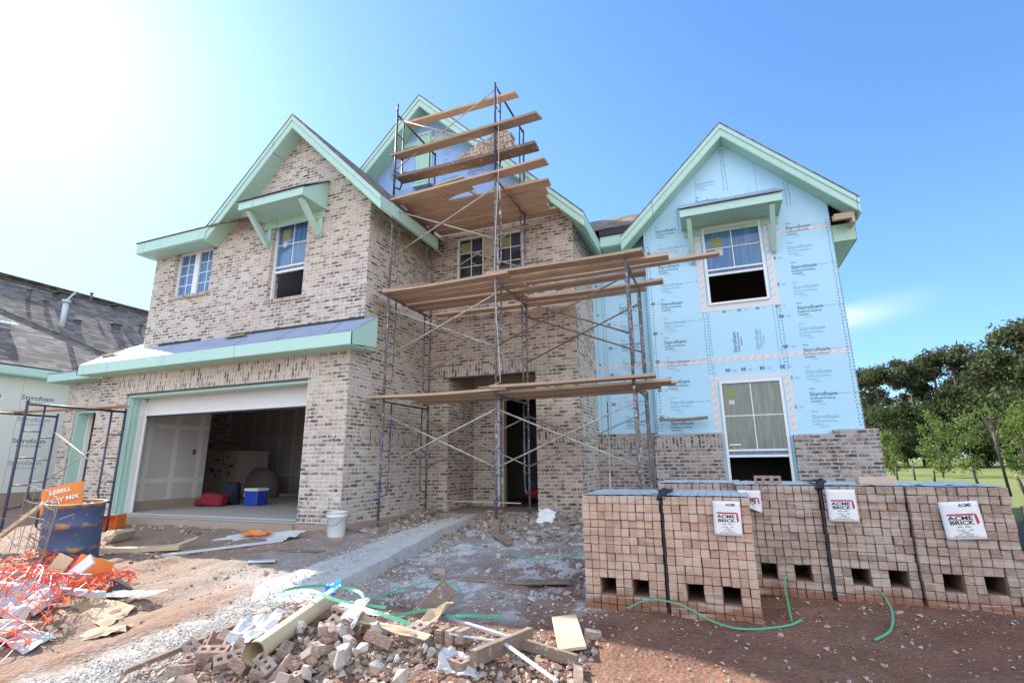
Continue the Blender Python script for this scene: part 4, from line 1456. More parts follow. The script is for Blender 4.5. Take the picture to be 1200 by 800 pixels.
# paper tags
def paper_tag(x, y, z, w, h, rz, roll, label, fold=0, top=None):
    Mx = Matrix.Translation((x, y, z)) @ Matrix.Rotation(rz, 4, 'Z') @ Matrix.Rotation(math.pi / 2, 4, 'X') @ Matrix.Rotation(roll, 4, 'Z')
    org = Mx.translation
    rt = empty('paper_tag', tuple(org), label, 'paper tag', 'printed paper tags on the brick cubes')
    m = MB()
    n, k = 8, 10
    def P(u, v, off=0):
        zz = .010 * math.sin(u * 5) * (.5 + v) + off
        uu, vv = (u - .5) * w, (v - .5) * h
        if fold and v + u * .0 < fold * (1 - u):           # lower left corner folded over
            zz += .03 * (fold * (1 - u) - v)
            vv += h * (fold * (1 - u) - v) * .9
        return Mx @ Vector((uu, vv, zz))
    gr = [[m.bm.verts.new(P(i / n, j / k)) for i in range(n + 1)] for j in range(k + 1)]
    for j in range(k):
        for i in range(n):
            m.bm.faces.new((gr[j][i], gr[j][i + 1], gr[j + 1][i + 1], gr[j + 1][i])).smooth = True
    sheet = m.build('sheet', M['paper'], rt, recalc=False)
    sl = sheet.modifiers.new('thick', 'SOLIDIFY'); sl.thickness = .0015; sl.offset = -1
    OFF = .0025
    def lift(mb):
        for v in mb.bm.verts:
            u, vv = v.co.x / w + .5, v.co.y / h + .5
            zz = .010 * math.sin(u * 5) * (.5 + vv) + OFF
            v.co = Mx @ Vector((v.co.x, v.co.y, zz))
    I = Matrix.Identity(4)
    m = MB()
    add_text(m, 'ACME', Matrix.Translation((-.045 * w, .012 * h, 0)), w * .165, .022, 1.45)
    add_text(m, 'BRICK', Matrix.Translation((-.035 * w, -.108 * h, 0)), w * .165, .022, 1.36)
    add_text(m, 'Sales . Office', Matrix.Translation((0, -.185 * h, 0)), w * .07)
    for i, t in enumerate(('COLOR      SIZE', 'BLEND', 'QTY   SPECIAL', 'FB 3 4 UNIT RUN 1121')):
        add_text(m, t, Matrix.Translation((0, (-.27 - .055 * i) * h, 0)), w * .06)
    if top: add_text(m, top, Matrix.Translation((.15 * w, .36 * h, 0)), w * .13, .02)
    lift(m); m.build('lettering', M['logo_black'], rt, recalc=False)
    m = MB()
    a = w
    for q in range(10):
        u0, u1 = q / 10, (q + 1) / 10
        m.face([(a * (-.39 + .70 * u0), .132 * h, 0), (a * (-.39 + .70 * u1), .132 * h, 0), (a * (-.35 + .72 * u1), .175 * h, 0), (a * (-.35 + .72 * u0), .175 * h, 0)])
    m.face([(.325 * a, .128 * h, 0), (.385 * a, .172 * h, 0), (.42 * a, -.06 * h, 0), (.35 * a, -.12 * h, 0)])
    lift(m); m.build('brick_emblem', M['logo_red'], rt, recalc=False)
    return rt


paper_tag(.02, 4.60, .478, .205, .262, .0, -.02, 'long white paper tag with curled top on the second brick cube', top='ACME')
paper_tag(.235, 5.36, .556, .215, .20, .35, -.03, 'folded paper tag hanging at the left corner of the middle brick cube', fold=.45)
paper_tag(.965, 5.36, .535, .225, .27, 0, .0, 'square white paper tag at the top left of the brown brick cube')
paper_tag(1.775, 5.32, .44, .265, .29, 0, .06, 'tilted white paper tag in the middle of the rightmost brick cube', top='ACME')

cb = cored_brick('cored_brick', M['debris'])
inst(cb, (.42, 5.62, .735), (R(80), 0, R(-4)), 'cored brick on edge, holes outward, on top of the middle brick cube', 'brick')
lb = plain_brick('loose_brick', M['cube'], .3, .1, .066)
inst(lb, (1.33, 5.75, .735), (0, 0, .1), 'single tan brick lying on the plastic of the brown brick cube', 'brick')


def heap_z(x, y):
    h = .11 * math.exp(-((x + 3.0) / .42) ** 2 - ((y - 3.1) / .50) ** 2) + .10 * math.exp(-((x + 2.25) / .40) ** 2 - ((y - 3.15) / .38) ** 2)
    return gh(x, y) + h


# green strapping on the ground
def strap(pts, label, w=.016, lift=.02, group='cut green straps'):
    P = [Vector((x, y, heap_z(x, y) + z + lift)) for x, y, z in pts]
    out = []
    for i in range(len(P) - 1):
        p0, p1, p2, p3 = P[max(i - 1, 0)], P[i], P[i + 1], P[min(i + 2, len(P) - 1)]
        for k in range(8):
            t = k / 8
            out.append(.5 * ((2 * p1) + (p2 - p0) * t + (2 * p0 - 5 * p1 + 4 * p2 - p3) * t * t + (3 * p1 - p0 - 3 * p2 + p3) * t ** 3))
    out.append(P[-1])
    m = MB(); m.ribbon(out, w, up=(.3, -.6, .75))
    return tag(m.build_at('green_strap', M['strap_green'], tuple(P[0])), label, 'strap', group)


strap([(-.82, 4.60, .02), (-.62, 4.55, .10), (-.38, 4.5, .10), (-.15, 4.45, .03), (.06, 4.42, .0), (.35, 4.62, .0), (.47, 4.72, .02)], 'long green strap looping along the foot of the second brick cube', .015)
strap([(.40, 4.72, .0), (.415, 5.0, .04), (.43, 5.3, .12), (.46, 5.38, .16)], 'green strap curving up to the middle brick cube')
strap([(.88, 4.5, .0), (1.03, 4.72, .0), (1.12, 5.0, .03), (1.13, 5.25, .1)], 'green strap bent on the dirt before the brown brick cube')
strap([(-3.1, 4.15, .02), (-2.95, 4.55, .03), (-2.7, 4.75, .05), (-2.45, 4.72, .03), (-2.3, 4.5, .0)], 'green strap lying in shade beside the walk')
strap([(-2.5, 6.2, .0), (-2.1, 6.1, .0), (-1.75, 6.3, .03), (-1.45, 6.2, .04), (-1.2, 5.9, .0)], 'green strap on grey mortar dust left of the brick cubes')
strap([(-3.3, 3.35, .14), (-3.5, 3.58, .2), (-3.35, 3.85, .2), (-3.05, 3.95, .16), (-2.8, 3.75, .15), (-2.55, 3.45, .12), (-2.3, 3.35, .1)], 'bright green strap loop over the cardboard tube in the rubbish heap', .026)
strap([(-3.45, 3.45, .16), (-3.05, 3.36, .2), (-2.7, 3.33, .18), (-2.35, 3.4, .15)], 'straight green strap crossing the cardboard tube', .026)
strap([(-2.4, 3.55, .1), (-2.2, 3.78, .14), (-2.0, 3.65, .12), (-1.8, 3.72, .14), (-1.65, 3.95, .08)], 'green strap twisted among the bricks right of the white sheets', .024)
strap([(-2.6, 3.2, .16), (-2.25, 3.1, .15), (-1.95, 3.1, .12)], 'green strap lying over the tan boards in the heap', .026)
strap([(2.35, 6.2, .0), (2.7, 6.1, .02), (3.3, 6.3, .0)], 'green strap on the ground right of the brick cubes')

# ------------------------------------------------------------------ rubbish heap in the foreground
HB = []
hb_src = [cored_brick('broken_brick', M['debris']), plain_brick('broken_brick', M['debris'], .2, .085, .06)]
half = shard(5, .13, .10, .075).build('broken_brick', M['debris']); hb_src.append(half)




# solid clay and crumbs under the heap so that it is not hollow
m = MB()
NX, NY = 60, 40
gr = []
for j in range(NY + 1):
    row = []
    for i in range(NX + 1):
        x = -4.0 + 3.0 * i / NX; y = 2.2 + 2.0 * j / NY
        h = heap_z(x, y) - gh(x, y)
        row.append(m.bm.verts.new((x, y, gh(x, y) - .025 + .62 * h + (.02 * mn.noise(Vector((x * 9, y * 9, 3))) if h > .03 else -.02))))
    gr.append(row)
for j in range(NY):
    for i in range(NX):
        m.bm.faces.new((gr[j][i], gr[j][i + 1], gr[j + 1][i + 1], gr[j + 1][i])).smooth = True
o = m.build('rubble', [simple('brick crumbs and dirt', (.24, .15, .11), (.50, .42, .36), 26, .95, .1, .9, 45, bd=.02)])
o['kind'] = 'stuff'

gL = 'broken bricks on the left of the rubbish heap'
random.seed(21)
def rrot(a=1.0): return (random.uniform(-a, a), random.uniform(-a, a), random.uniform(0, 6.3))
cnt = 0
while cnt < 96:
    x, y = random.uniform(-3.65, -2.45), random.uniform(2.35, 3.85)
    if x < -3.62 + .0 * y or y > 3.9 - abs(x + 3.3) * .5 or (x < -3.35 and y < 2.7): continue
    if abs(x + 2.92) < .13 and y > 2.75: continue
    k = random.choice((0, 0, 1, 2, 2))
    inst(hb_src[k], (x, y, heap_z(x, y) + .01 + random.uniform(0, .03)), rrot(.7 if k < 2 else 2), 'broken brown brick among many in the left half of the foreground rubbish heap', 'brick', gL, (random.uniform(.5, .95),) * 3 if k == 2 else (random.uniform(.35, .9), .92, .92))
    cnt += 1
gR = 'bricks on the right of the rubbish heap'
for (x, y) in ((-1.86, 3.5), (-1.75, 3.42), (-2.05, 3.3), (-1.95, 3.2), (-2.3, 3.75), (-2.2, 3.62), (-2.45, 3.7), (-2.55, 3.95), (-1.7, 3.2), (-1.85, 3.06), (-2.15, 3.05), (-2.3, 2.98), (-1.45, 3.1), (-2.62, 3.62), (-2.0, 3.62), (-1.6, 3.05), (-2.35, 3.4), (-2.75, 3.8)):
    k = random.choice((0, 0, 1, 2))
    inst(hb_src[k], (x, y, heap_z(x, y) + .03), rrot(.35), 'brown brick scattered among the boards in the right half of the rubbish heap', 'brick', gR)
# a row of three bricks standing together right of the torn paper
for i in range(3):
    inst(hb_src[1], (-1.82 + i * .068, 3.30 + i * .015, heap_z(-1.8, 3.3) + .075), (R(88), R(3), R(84)), 'tan brick standing on end in the row of three by the torn cardboard', 'brick', 'three bricks standing on end')
i = 0
gM = 'pale mortar lumps in the rubbish heap'
lumps = [shard(30 + k, .13, .11, .10).build('mortar_lump', M['mortar']) for k in range(4)]
while i < 70:
    x, y = random.gauss(-2.38, .28), random.gauss(3.02, .30)
    if not (2.45 < y < 3.6): continue
    s = random.uniform(.3, 1.1)
    inst(lumps[i % 4], (x, y, heap_z(x, y) + .03 * s + random.uniform(-.02, .03)), rrot(3), 'pale grey mortar lump in the middle of the rubbish heap', 'mortar lump', gM, (s, s * random.uniform(.7, 1), s))
    i += 1
gD = 'mortar lumps dropped around the scaffold'
for i in range(70):
    x, y = random.uniform(-4.2, -1.3), random.uniform(4.4, 9.2)
    if -4.7 - .05 * y < x < -3.3 - .1 * max(0, y - 5): x += 1.3
    s = random.uniform(.25, .9)
    inst(lumps[i % 4], (x, y, gh(x, y) + .02 * s), rrot(3), 'small grey mortar lump on the dusty ground under the scaffold', 'mortar lump', gD, (s, s, s * .7))
gE = 'brick pieces littering the entry'
for i in range(55):
    x, y = (random.uniform(-5.6, -2.4), random.uniform(8.2, 9.35)) if i < 38 else (random.uniform(-5.6, -4.6), random.uniform(7.4, 9.3))
    s = random.uniform(.5, 1)
    inst(hb_src[random.choice((0, 1, 2, 2))], (x, y, gh(x, y) + .04), rrot(1.2), 'brick piece in the litter along the foot of the entry wall', 'brick', gE, (s, s, s))

# loose single bricks
for (x, y, rz, lab) in ((-.98, 4.02, .3, 'pale whitish brick lying beside the tan board'), (-1.2, 5.1, 1.1, 'brown brick lying half sunk left of the brick cubes'), (-2.95, 5.25, .4, 'brick lying flat beside the walk in the shade')):
    inst(hb_src[1], (x, y, gh(x, y) + .03), (0, .1, rz), lab, 'brick')


def sheet(name, mat, corners, label, cat, n=8, amp=.03, seed=0, th=.002, group=None):
    """crumpled flat sheet through four corners"""
    c = [Vector(p) for p in corners]
    m = MB()
    gr = []
    for j in range(n + 1):
        row = []
        for i in range(n + 1):
            u, v = i / n, j / n
            p = c[0] * (1 - u) * (1 - v) + c[1] * u * (1 - v) + c[2] * u * v + c[3] * (1 - u) * v
            q = Vector((u * 3 + seed, v * 3, seed * 1.7))
            p = p + Vector((mn.noise(q + Vector((5, 0, 0))), mn.noise(q + Vector((0, 5, 0))), mn.noise(q) + .5 * mn.noise(q * 2.3))) * amp
            row.append(m.bm.verts.new(p))
        gr.append(row)
    for j in range(n):
        for i in range(n):
            m.bm.faces.new((gr[j][i], gr[j][i + 1], gr[j + 1][i + 1], gr[j + 1][i]))
    o = m.build_at(name, mat, tuple((c[0] + c[2]) / 2))
    s = o.modifiers.new('thick', 'SOLIDIFY'); s.thickness = th
    return tag(o, label, cat, group)


def Q(x, y, z=0): return (x, y, heap_z(x, y) + z)


# cardboard tube: split half shell, hollow
m = MB()
A, B = Vector(Q(-2.80, 2.66, .11)), Vector(Q(-3.06, 3.66, .17))
ax = (B - A).normalized(); sx_ = ax.cross(Vector((0, 0, 1))).normalized(); up_ = sx_.cross(ax)
N = 18
for (r_, flip) in ((.072, 0), (.066, 1)):
    for i in range(N):
        a0, a1 = [math.radians(-25 + 300 * k / N) for k in (i, i + 1)]
        pts = []
        for t in (0, 1):
            for a in (a0, a1):
                pts.append(A + (B - A) * t + (sx_ * math.cos(a) + up_ * math.sin(a)) * r_ * (1 + .1 * math.sin(a * 2)))
        m.face([pts[0], pts[1], pts[3], pts[2]]).smooth = True
tag(m.build_at('cardboard_tube', M['tube'], tuple((A + B) / 2), recalc=False), 'long yellowed cardboard tube with a slit lying across the rubbish heap', 'tube')

sheet('paper_scrap', M['paper_dirty'], (Q(-3.22, 2.78, .06), Q(-2.95, 2.82, .05), Q(-2.98, 3.10, .12), Q(-3.25, 3.0, .12)), 'crumpled white paper wedged left of the cardboard tube', 'paper', seed=1, amp=.05)
sheet('foam_sheet', M['paper_dirty'], (Q(-2.62, 3.18, .02), Q(-2.42, 3.12, .03), Q(-2.45, 3.34, .22), Q(-2.66, 3.40, .2)), 'upright white sheet scrap right of the cardboard tube', 'sheet scrap', seed=3, amp=.03, th=.012)
sheet('foam_sheet', M['paper_dirty'], (Q(-1.66, 2.92, .02), Q(-1.42, 3.0, .0), Q(-1.48, 3.12, .05), Q(-1.68, 3.1, .08)), 'white folded sheet scrap at the bottom edge right of the bricks', 'sheet scrap', seed=5, amp=.04, th=.01)
sheet('cardboard_scrap', M['cardboard'], (Q(-2.28, 3.42, .0), Q(-2.02, 3.36, .02), Q(-1.98, 3.72, .22), Q(-2.12, 3.86, .2)), 'torn tan cardboard standing behind the right hand bricks', 'cardboard', seed=7, amp=.06, th=.004)
sheet('cardboard_scrap', M['cardboard'], (Q(-2.55, 3.2, .1), Q(-1.85, 3.12, .06), Q(-1.85, 3.22, .07), Q(-2.55, 3.32, .12)), 'narrow tan cardboard strip lying under the green strap', 'cardboard', seed=9, amp=.03, th=.004)
sheet('blue_wrapper', M['blue_wrap'], (Q(-3.10, 3.62, .22), Q(-2.92, 3.5, .2), Q(-2.96, 3.66, .3), Q(-3.2, 3.84, .28)), 'bright blue plastic wrapper at the end of the cardboard tube', 'wrapper', seed=11, amp=.05)


def board(p, q, w, th, mat, label, up=(0, 0, 1), name='board', cat='board', group=None):
    m = MB(); m.bar(p, q, w, th, up)
    mid = (Vector(p) + Vector(q)) / 2
    return tag(m.build_at(name, mat, tuple(mid), bevel=.003), label, cat, group)


board(Q(-2.28, 3.75, .1), Q(-2.22, 4.12, .26), .16, .02, M['oldwood'], 'dark grey board tilted up behind the torn cardboard', (.5, -.8, .5))
board(Q(-1.22, 4.12, .09), Q(-1.02, 3.62, .06), .19, .02, M['lumber'], 'square cut tan board lying tilted near the left brick cubes', (.1, -.5, .8))
board(Q(-1.48, 3.05, .08), Q(-1.36, 3.74, .08), .05, .09, M['oldwood'], 'long dark stud on edge pointing away across the right of the heap')
board(Q(-1.55, 3.62, .06), Q(-.95, 3.48, .05), .03, .07, M['oldwood'], 'thin dark batten lying across the dark stud')
board(Q(-2.02, 3.72, .12), Q(-1.45, 3.58, .08), .03, .02, M['pvc'], 'thin pale lath over the right of the heap')
board(Q(-1.75, 3.25, .1), Q(-1.4, 3.42, .09), .02, .012, M['pvc'], 'short white plastic strip at the right of the heap')
board(Q(-1.45, 3.40, .1), Q(-.98, 3.12, .06), .03, .012, M['pvc'], 'pale plastic strip curving to the lower right corner of the heap')
board(Q(-3.62, 2.42, .1), Q(-3.45, 3.42, .1), .05, .03, M['oldwood'], 'grey lath along the left rim of the rubbish heap')
board((-.95, 3.5, gh(-.9, 3.5) + .02), (-.88, 3.22, gh(-.9, 3.2) + .02), .06, .04, M['oldwood'], 'short dark board end at the bottom of the heap, below the tan board')
board((-2.9, 5.05, gh(-2.9, 5.05) + .02), (-1.75, 5.2, gh(-1.7, 5.2) + .02), .07, .02, M['oldwood'], 'long thin dark board lying on the ground in front of the scaffold')
board((-1.9, 5.15, gh(-1.9, 5.15) + .04), (-1.5, 5.3, gh(-1.5, 5.3) + .04), .14, .02, M['oldwood'], 'short grey board left of the brick cubes')
board((-3.2, 7.3, -.1), (-2.7, 6.7, -.12), .12, .03, M['oldwood'], 'dark board dropped at the foot of the centre scaffold leg')
board((-2.8, 8.0, -.08), (-2.2, 8.5, -.02), .12, .03, M['oldwood'], 'dark board among the litter right of the entry')
board((-8.85, 4.45, gh(-8.8, 4.5) + .06), (-7.25, 5.42, gh(-7.2, 5.4) + .05), .20, .06, M['lumber'], 'long raw plank lying on the dirt behind the blue drum')
board((-7.5, 5.32, gh(-7.5, 5.3) + .02), (-7.12, 5.55, gh(-7.1, 5.5) + .16), .05, .03, M['lumber'], 'short lath leaning on the end of the long raw plank')
board((-7.05, 5.0, gh(-7, 5) + .02), (-6.05, 6.1, gh(-6.1, 6.1) + .04), .05, .03, M['pvc'], 'thin pale strip lying on the shaded dirt before the garage')
board((-5.9, 5.6, gh(-5.9, 5.6) + .02), (-5.1, 5.9, gh(-5.1, 5.9) + .02), .08, .02, M['oldwood'], 'dark board lying by the walk near the white bucket')
board((-5.6, 5.1, gh(-5.6, 5.1) + .02), (-5.35, 5.3, gh(-5.3, 5.3) + .04), .12, .02, M['pvc'], 'small pale offcut beside the walk')

# white and orange torn bag on the dirt before the garage
sheet('torn_bag', M['paper_dirty'], ((-7.35, 5.95, gh(-7.3, 5.9) + .03), (-6.05, 6.15, gh(-6, 6.1) + .05), (-5.95, 6.45, gh(-6, 6.4) + .12), (-7.3, 6.5, gh(-7.3, 6.5) + .05)), 'torn white sack lying flat on the dirt before the garage', 'sack', seed=13, amp=.07)
sheet('torn_bag', M['orange_bag'], ((-6.95, 6.12, gh(-7, 6.1) + .10), (-6.5, 6.15, gh(-6.5, 6.1) + .10), (-6.45, 6.3, gh(-6.5, 6.3) + .12), (-6.95, 6.32, gh(-7, 6.3) + .12)), 'orange scrap on the torn white sack', 'sack scrap', seed=15, amp=.03)
gS = 'rubble strip before the garage slab'
for i in range(26):
    x, y = random.uniform(-10.2, -7.6), random.uniform(6.35, 6.85)
    s = random.uniform(.4, .9)
    inst(lumps[i % 4] if i % 3 else hb_src[2], (x, y, gh(x, y) + .02), rrot(3), 'small rubble lump in the strip along the garage slab edge', 'rubble lump', gS, (s, s, s * .6))

# bucket
bx, by = -5.62, 6.72
bz = gh(bx, by) - .01
bk = empty('bucket', (bx, by, bz), 'muddy white plastic bucket at the corner of the garage', 'bucket')
m = MB(); m.lathe(T(bx, by, bz), [(.02, .0), (.125, .0), (.132, .02), (.147, .30), (.158, .305), (.158, .32), (.150, .325), (.152, .36), (.160, .362), (.160, .375), (.148, .376), (.125, .02), (.02, .018)], 28); m.build('pail', M['bucket'], bk)
m = MB(); m.tube([(bx + .155 * math.cos(a), by - .155 * abs(math.sin(a)) - .0, bz + .31 - .13 * abs(math.sin(a))) for a in [math.pi * k / 12 for k in range(13)]], .0035, 5); m.build('handle', M['wire'], bk)

# orange and white carton at the garage corner
cx_, cy_, cz_ = -10.55, 6.42, gh(-10.5, 6.4)
ct = empty('carton', (cx_, cy_, cz_), 'open orange and white carton lying at the left garage jamb', 'carton')
m = MB()
Mc = T(cx_, cy_, cz_ + .13, 0, 0, .5) @ Matrix.Scale(.72, 4)
for (dx, dy, dz, a, b_, c) in ((0, 0, .16, .5, .42, .012), (0, 0, -.16, .5, .42, .012), (-.245, 0, 0, .012, .42, .31), (.245, 0, 0, .012, .42, .31), (0, .2, 0, .48, .012, .31)):
    m.mbox(Mc @ Matrix.Translation((dx, dy, dz)), a, b_, c)
m.build('box_shell', M['orange_bag'], ct)
m = MB(); m.mbox(Mc @ Matrix.Translation((-.256, 0, 0)), .006, .40, .30); m.mbox(Mc @ Matrix.Translation((-.05, 0, .170)), .38, .40, .006); m.build('white_panel', M['paper'], ct)

# objects on the garage floor
cx_, cy_ = -10.35, 9.45
co = empty('cooler', (cx_, cy_, 0), 'blue drinks cooler with a white lid on the garage floor', 'cooler')
m = MB(); m.mbox(T(cx_, cy_, .165), .42, .32, .33); m.build('body', M['cool_blue'], co, bevel=.02)
m = MB(); m.mbox(T(cx_, cy_, .365), .44, .34, .07); m.build('lid', M['white'], co, bevel=.015)
m = MB(); m.tube([(cx_ - .235, cy_, .28), (cx_ - .25, cy_ - .1, .30), (cx_ - .25, cy_ - .13, .22), (cx_ - .235, cy_, .2)], .012, 6); m.build('handle', M['white'], co)
m = MB(); m.mbox(T(-11.15, 9.45, .26, .1, 0, .4), .36, .26, .52); m.mbox(T(-11.09, 9.30, .18, .1, 0, .4), .28, .12, .28)
tag(m.build_at('cloth_bag', M['bag_dark'], (-11.15, 9.35, 0), bevel=.05), 'dark blue bag standing left of the cooler in the garage', 'bag')
m = MB(); m.mbox(T(-11.15, 9.0, .15, .05, .12, .3), .52, .30, .28); m.mbox(T(-11.48, 8.95, .09, 0, -.2, .1), .30, .26, .16)
tag(m.build_at('cloth_bag', M['bag_red'], (-11.15, 9.0, 0), bevel=.05), 'dark red bag slumped before the dark blue bag in the garage', 'bag')
# covered material stack deeper in the garage
st = empty('material_stack', (-13.0, 11.4, 0), 'pale stack with grey tarpaulin deep inside the garage', 'stack')
m = MB(); m.box(-14.3, -13.0, 11.1, 12.2, .14, 1.35); m.build('block_stack', M['mortar'], st)
m = MB(); m.box(-14.3, -12.9, 11.15, 12.2, 0, .13); m.build('pallet', M['oldwood'], st)
m = MB()
for k in range(26):
    x, z = random.uniform(-14.2, -13.2), random.uniform(.5, 1.15)
    m.box(x, x + random.uniform(.04, .12), 11.085, 11.098, z, z + random.uniform(.03, .07))
m.build('printing', M['ink'], st)
m = MB(); m.lathe(T(-13.0, 11.9, 0) @ Matrix.Diagonal((1.15, .8, .95, 1)), [(.01, 0), (.62, 0), (.6, .45), (.48, .72), (.28, .88), (.01, .92)], 20)
tag(m.build_at('tarpaulin_mound', simple('grey tarpaulin', (.19, .17, .15), (.26, .24, .21), 3, .7, .3, .6, 4, bd=.05), (-12.3, 11.7, 0)), 'rounded grey covered mound beside the pale stack in the garage', 'covered mound')
m = MB(); m.mbox(T(-13.6, 11.4, 1.46, 0, .2, .3), .5, .3, .2)
tag(m.build_at('clothes_heap', M['core'], (-13.3, 11.4, 1.36)), 'dull brown clothes heap thrown on top of the pale stack in the garage', 'clothes')
# small red machine in the doorway
mx, my = -4.02, 11.6
cp = empty('compressor', (mx, my, 0), 'small red and black machine standing inside the dark entry', 'machine')
m = MB(); m.tube([(mx - .25, my, .22), (mx + .25, my, .22)], .12, 14); m.build('tank', M['bag_red'], cp)
m = MB()
for (a, b_) in ((-.25, -.15), (.25, -.15), (-.25, .15), (.25, .15)): m.tube([(mx + a, my + b_, 0), (mx + a, my + b_, .55)], .015, 6)
for y in (-.15, .15): m.tube([(mx - .25, my + y, .55), (mx + .25, my + y, .55)], .015, 6)
m.box(mx - .15, mx + .12, my - .1, my + .1, .345, .52)
m.build('carry_frame', M['black'], cp)
sheet('white_sack', M['paper'], ((-2.85, 8.2, gh(-2.9, 8.2) + .02), (-2.58, 8.25, gh(-2.6, 8.2) + .03), (-2.56, 8.4, gh(-2.5, 8.5) + .20), (-2.85, 8.4, gh(-2.9, 8.5) + .24)), 'small white sack standing in the litter right of the entry', 'sack', seed=41, amp=.05, th=.03)
# ------------------------------------------------------------------ blue drum, netting and mesh at the left
dx_, dy_ = -7.78, 4.30
dz_ = gh(dx_, dy_) - .02
m = MB()
prof = [(.01, .0), (.285, .0), (.29, .02), (.285, .04), (.283, .26), (.295, .28), (.283, .30), (.283, .57), (.295, .59), (.283, .61), (.283, .84), (.297, .855), (.297, .875), (.278, .875), (.274, .60), (.274, .03), (.01, .025)]
m.lathe(T(0, 0, 0), prof, 40)
for v in m.bm.verts:      # dents
    if v.co.z < .84: 
        k = 1 + .03 * mn.noise(Vector((v.co.x * 4, v.co.y * 4, v.co.z * 3)))
        v.co.x *= k; v.co.y *= k
dr = m.build('steel_drum', M['drum'])
dr.location = (dx_, dy_, dz_); dr.rotation_euler = (R(2), R(2), 0)
dr.scale = (1.08, 1.08, .93)
ORG[dr.name] = Vector((dx_, dy_, dz_))
tag(dr, 'dented blue steel drum with rust bands used as a rubbish bin', 'drum')
# mix bags standing in the drum
def mix_bag(cx, cy, cz, w, h, rz, rx, ry, label, text):
    rt = empty('mix_bag', (cx, cy, cz), label, 'bag', 'orange mix bags')
    Mb = T(cx, cy, cz, rx, ry, rz)
    m = MB()
    n = 8
    for side in (-1, 1):
        gr = [[m.bm.verts.new(Mb @ Vector(((i / n - .5) * w, side * (.045 * math.sin(math.pi * i / n) ** .5 * math.sin(math.pi * min(.999, .15 + .7 * j / n)) + .004) + .012 * mn.noise(Vector((i * .6, j * .6, side + cx))), (j / n - .5) * h))) for i in range(n + 1)] for j in range(n + 1)]
        for j in range(n):
            for i in range(n): m.bm.faces.new((gr[j][i], gr[j][i + 1], gr[j + 1][i + 1], gr[j + 1][i])).smooth = True
    m.build('sack', M['orange_bag'], rt)
    m = MB()
    for (t, zz, sz) in text:
        Mt = Mb @ Matrix.Translation((0, -.062, zz)) @ Matrix.Rotation(math.pi / 2, 4, 'X')
        add_text(m, t, Mt, sz, .03)
    m.build('lettering', M['paper'], rt, recalc=False) if text else m.bm.free()
    return rt


mix_bag(-7.98, 4.22, dz_ + .86, .44, .34, .72, R(-22), R(-14), 'orange sack with white lettering leaning in the blue drum', (('LEBELL', .05, .075), ('READY MIX', -.07, .078)))
sheet('paper_scrap', M['paper_dirty'], ((-7.98, 4.1, dz_ + .72), (-7.6, 4.1, dz_ + .72), (-7.58, 4.4, dz_ + .80), (-7.98, 4.45, dz_ + .78)), 'crumpled white paper on top of the rubbish in the blue drum', 'paper', seed=21, amp=.08)
mix_bag(-6.45, 3.78, gh(-6.45, 3.8) + .15, .34, .36, .9, R(-28), R(22), 'orange sack wedged behind the netting at the foot of the drum', ())

board((-6.62, 3.42, gh(-6.6, 3.4) + .02), (-6.5, 3.58, gh(-6.5, 3.6) + .38), .15, .025, M['lumber'], 'pale board end standing up through the orange netting', (.6, -.8, .1))
board((-6.42, 3.52, gh(-6.4, 3.5) + .12), (-6.2, 3.66, gh(-6.2, 3.6) + .34), .12, .03, M['white'], 'white trim offcut leaning beside the orange sack', (.4, -.7, .5))
board((-6.1, 2.55, gh(-6.1, 2.5) + .06), (-5.35, 2.75, gh(-5.3, 2.7) + .08), .30, .04, M['plank'], 'wide tan plank under the netting at the left edge')
board((-7.0, 2.9, gh(-7, 2.9) + .28), (-5.6, 3.45, gh(-5.6, 3.4) + .10), .07, .05, M['pvc'], 'white plastic channel sloping under the orange netting')
board((-7.1, 3.1, gh(-7, 3.1) + .30), (-5.9, 3.5, gh(-5.9, 3.5) + .22), .03, .03, M['wire'], 'dark bar lying under the orange netting')
sheet('plastic_sheet', M['paper_dirty'], ((-6.5, 2.7, gh(-6.5, 2.7) + .16), (-5.7, 2.85, gh(-5.7, 2.8) + .06), (-5.75, 3.2, gh(-5.7, 3.2) + .16), (-6.4, 3.2, gh(-6.4, 3.2) + .26)), 'crumpled white plastic sheet under the orange netting', 'plastic sheet', seed=23, amp=.12, n=12)
sheet('plastic_sheet', M['paper_dirty'], ((-5.5, 2.5, gh(-5.5, 2.5) + .08), (-5.05, 2.62, gh(-5.1, 2.6) + .03), (-5.1, 2.85, gh(-5.1, 2.8) + .05), (-5.5, 2.75, gh(-5.5, 2.7) + .12)), 'small white crumpled sheet at the lower edge of the netting', 'plastic sheet', seed=25, amp=.05)
sheet('cardboard_scrap', M['cardboard'], ((-5.75, 3.15, gh(-5.7, 3.1) + .02), (-5.05, 3.15, gh(-5, 3.1) + .03), (-5.2, 3.55, gh(-5.2, 3.5) + .04), (-5.8, 3.5, gh(-5.8, 3.5) + .04)), 'flat brown cardboard on the dirt right of the netting', 'cardboard', seed=27, amp=.04)
sheet('cardboard_scrap', M['cardboard'], ((-4.95, 2.9, gh(-4.9, 2.9) + .02), (-4.6, 3.05, gh(-4.6, 3) + .03), (-4.75, 3.2, gh(-4.7, 3.2) + .03), (-5.1, 3.05, gh(-5, 3) + .04)), 'small tan cardboard flap near the walk', 'cardboard', seed=29, amp=.03)
sheet('printed_scrap', M['tape'], ((-5.75, 3.5, gh(-5.7, 3.5) + .05), (-5.25, 3.62, gh(-5.2, 3.6) + .10), (-5.2, 3.78, gh(-5.2, 3.8) + .12), (-5.75, 3.62, gh(-5.7, 3.6) + .07)), 'pale printed scrap lying right of the netting', 'scrap', seed=31, amp=.03)
m = shard(91, .42, .36, .2)
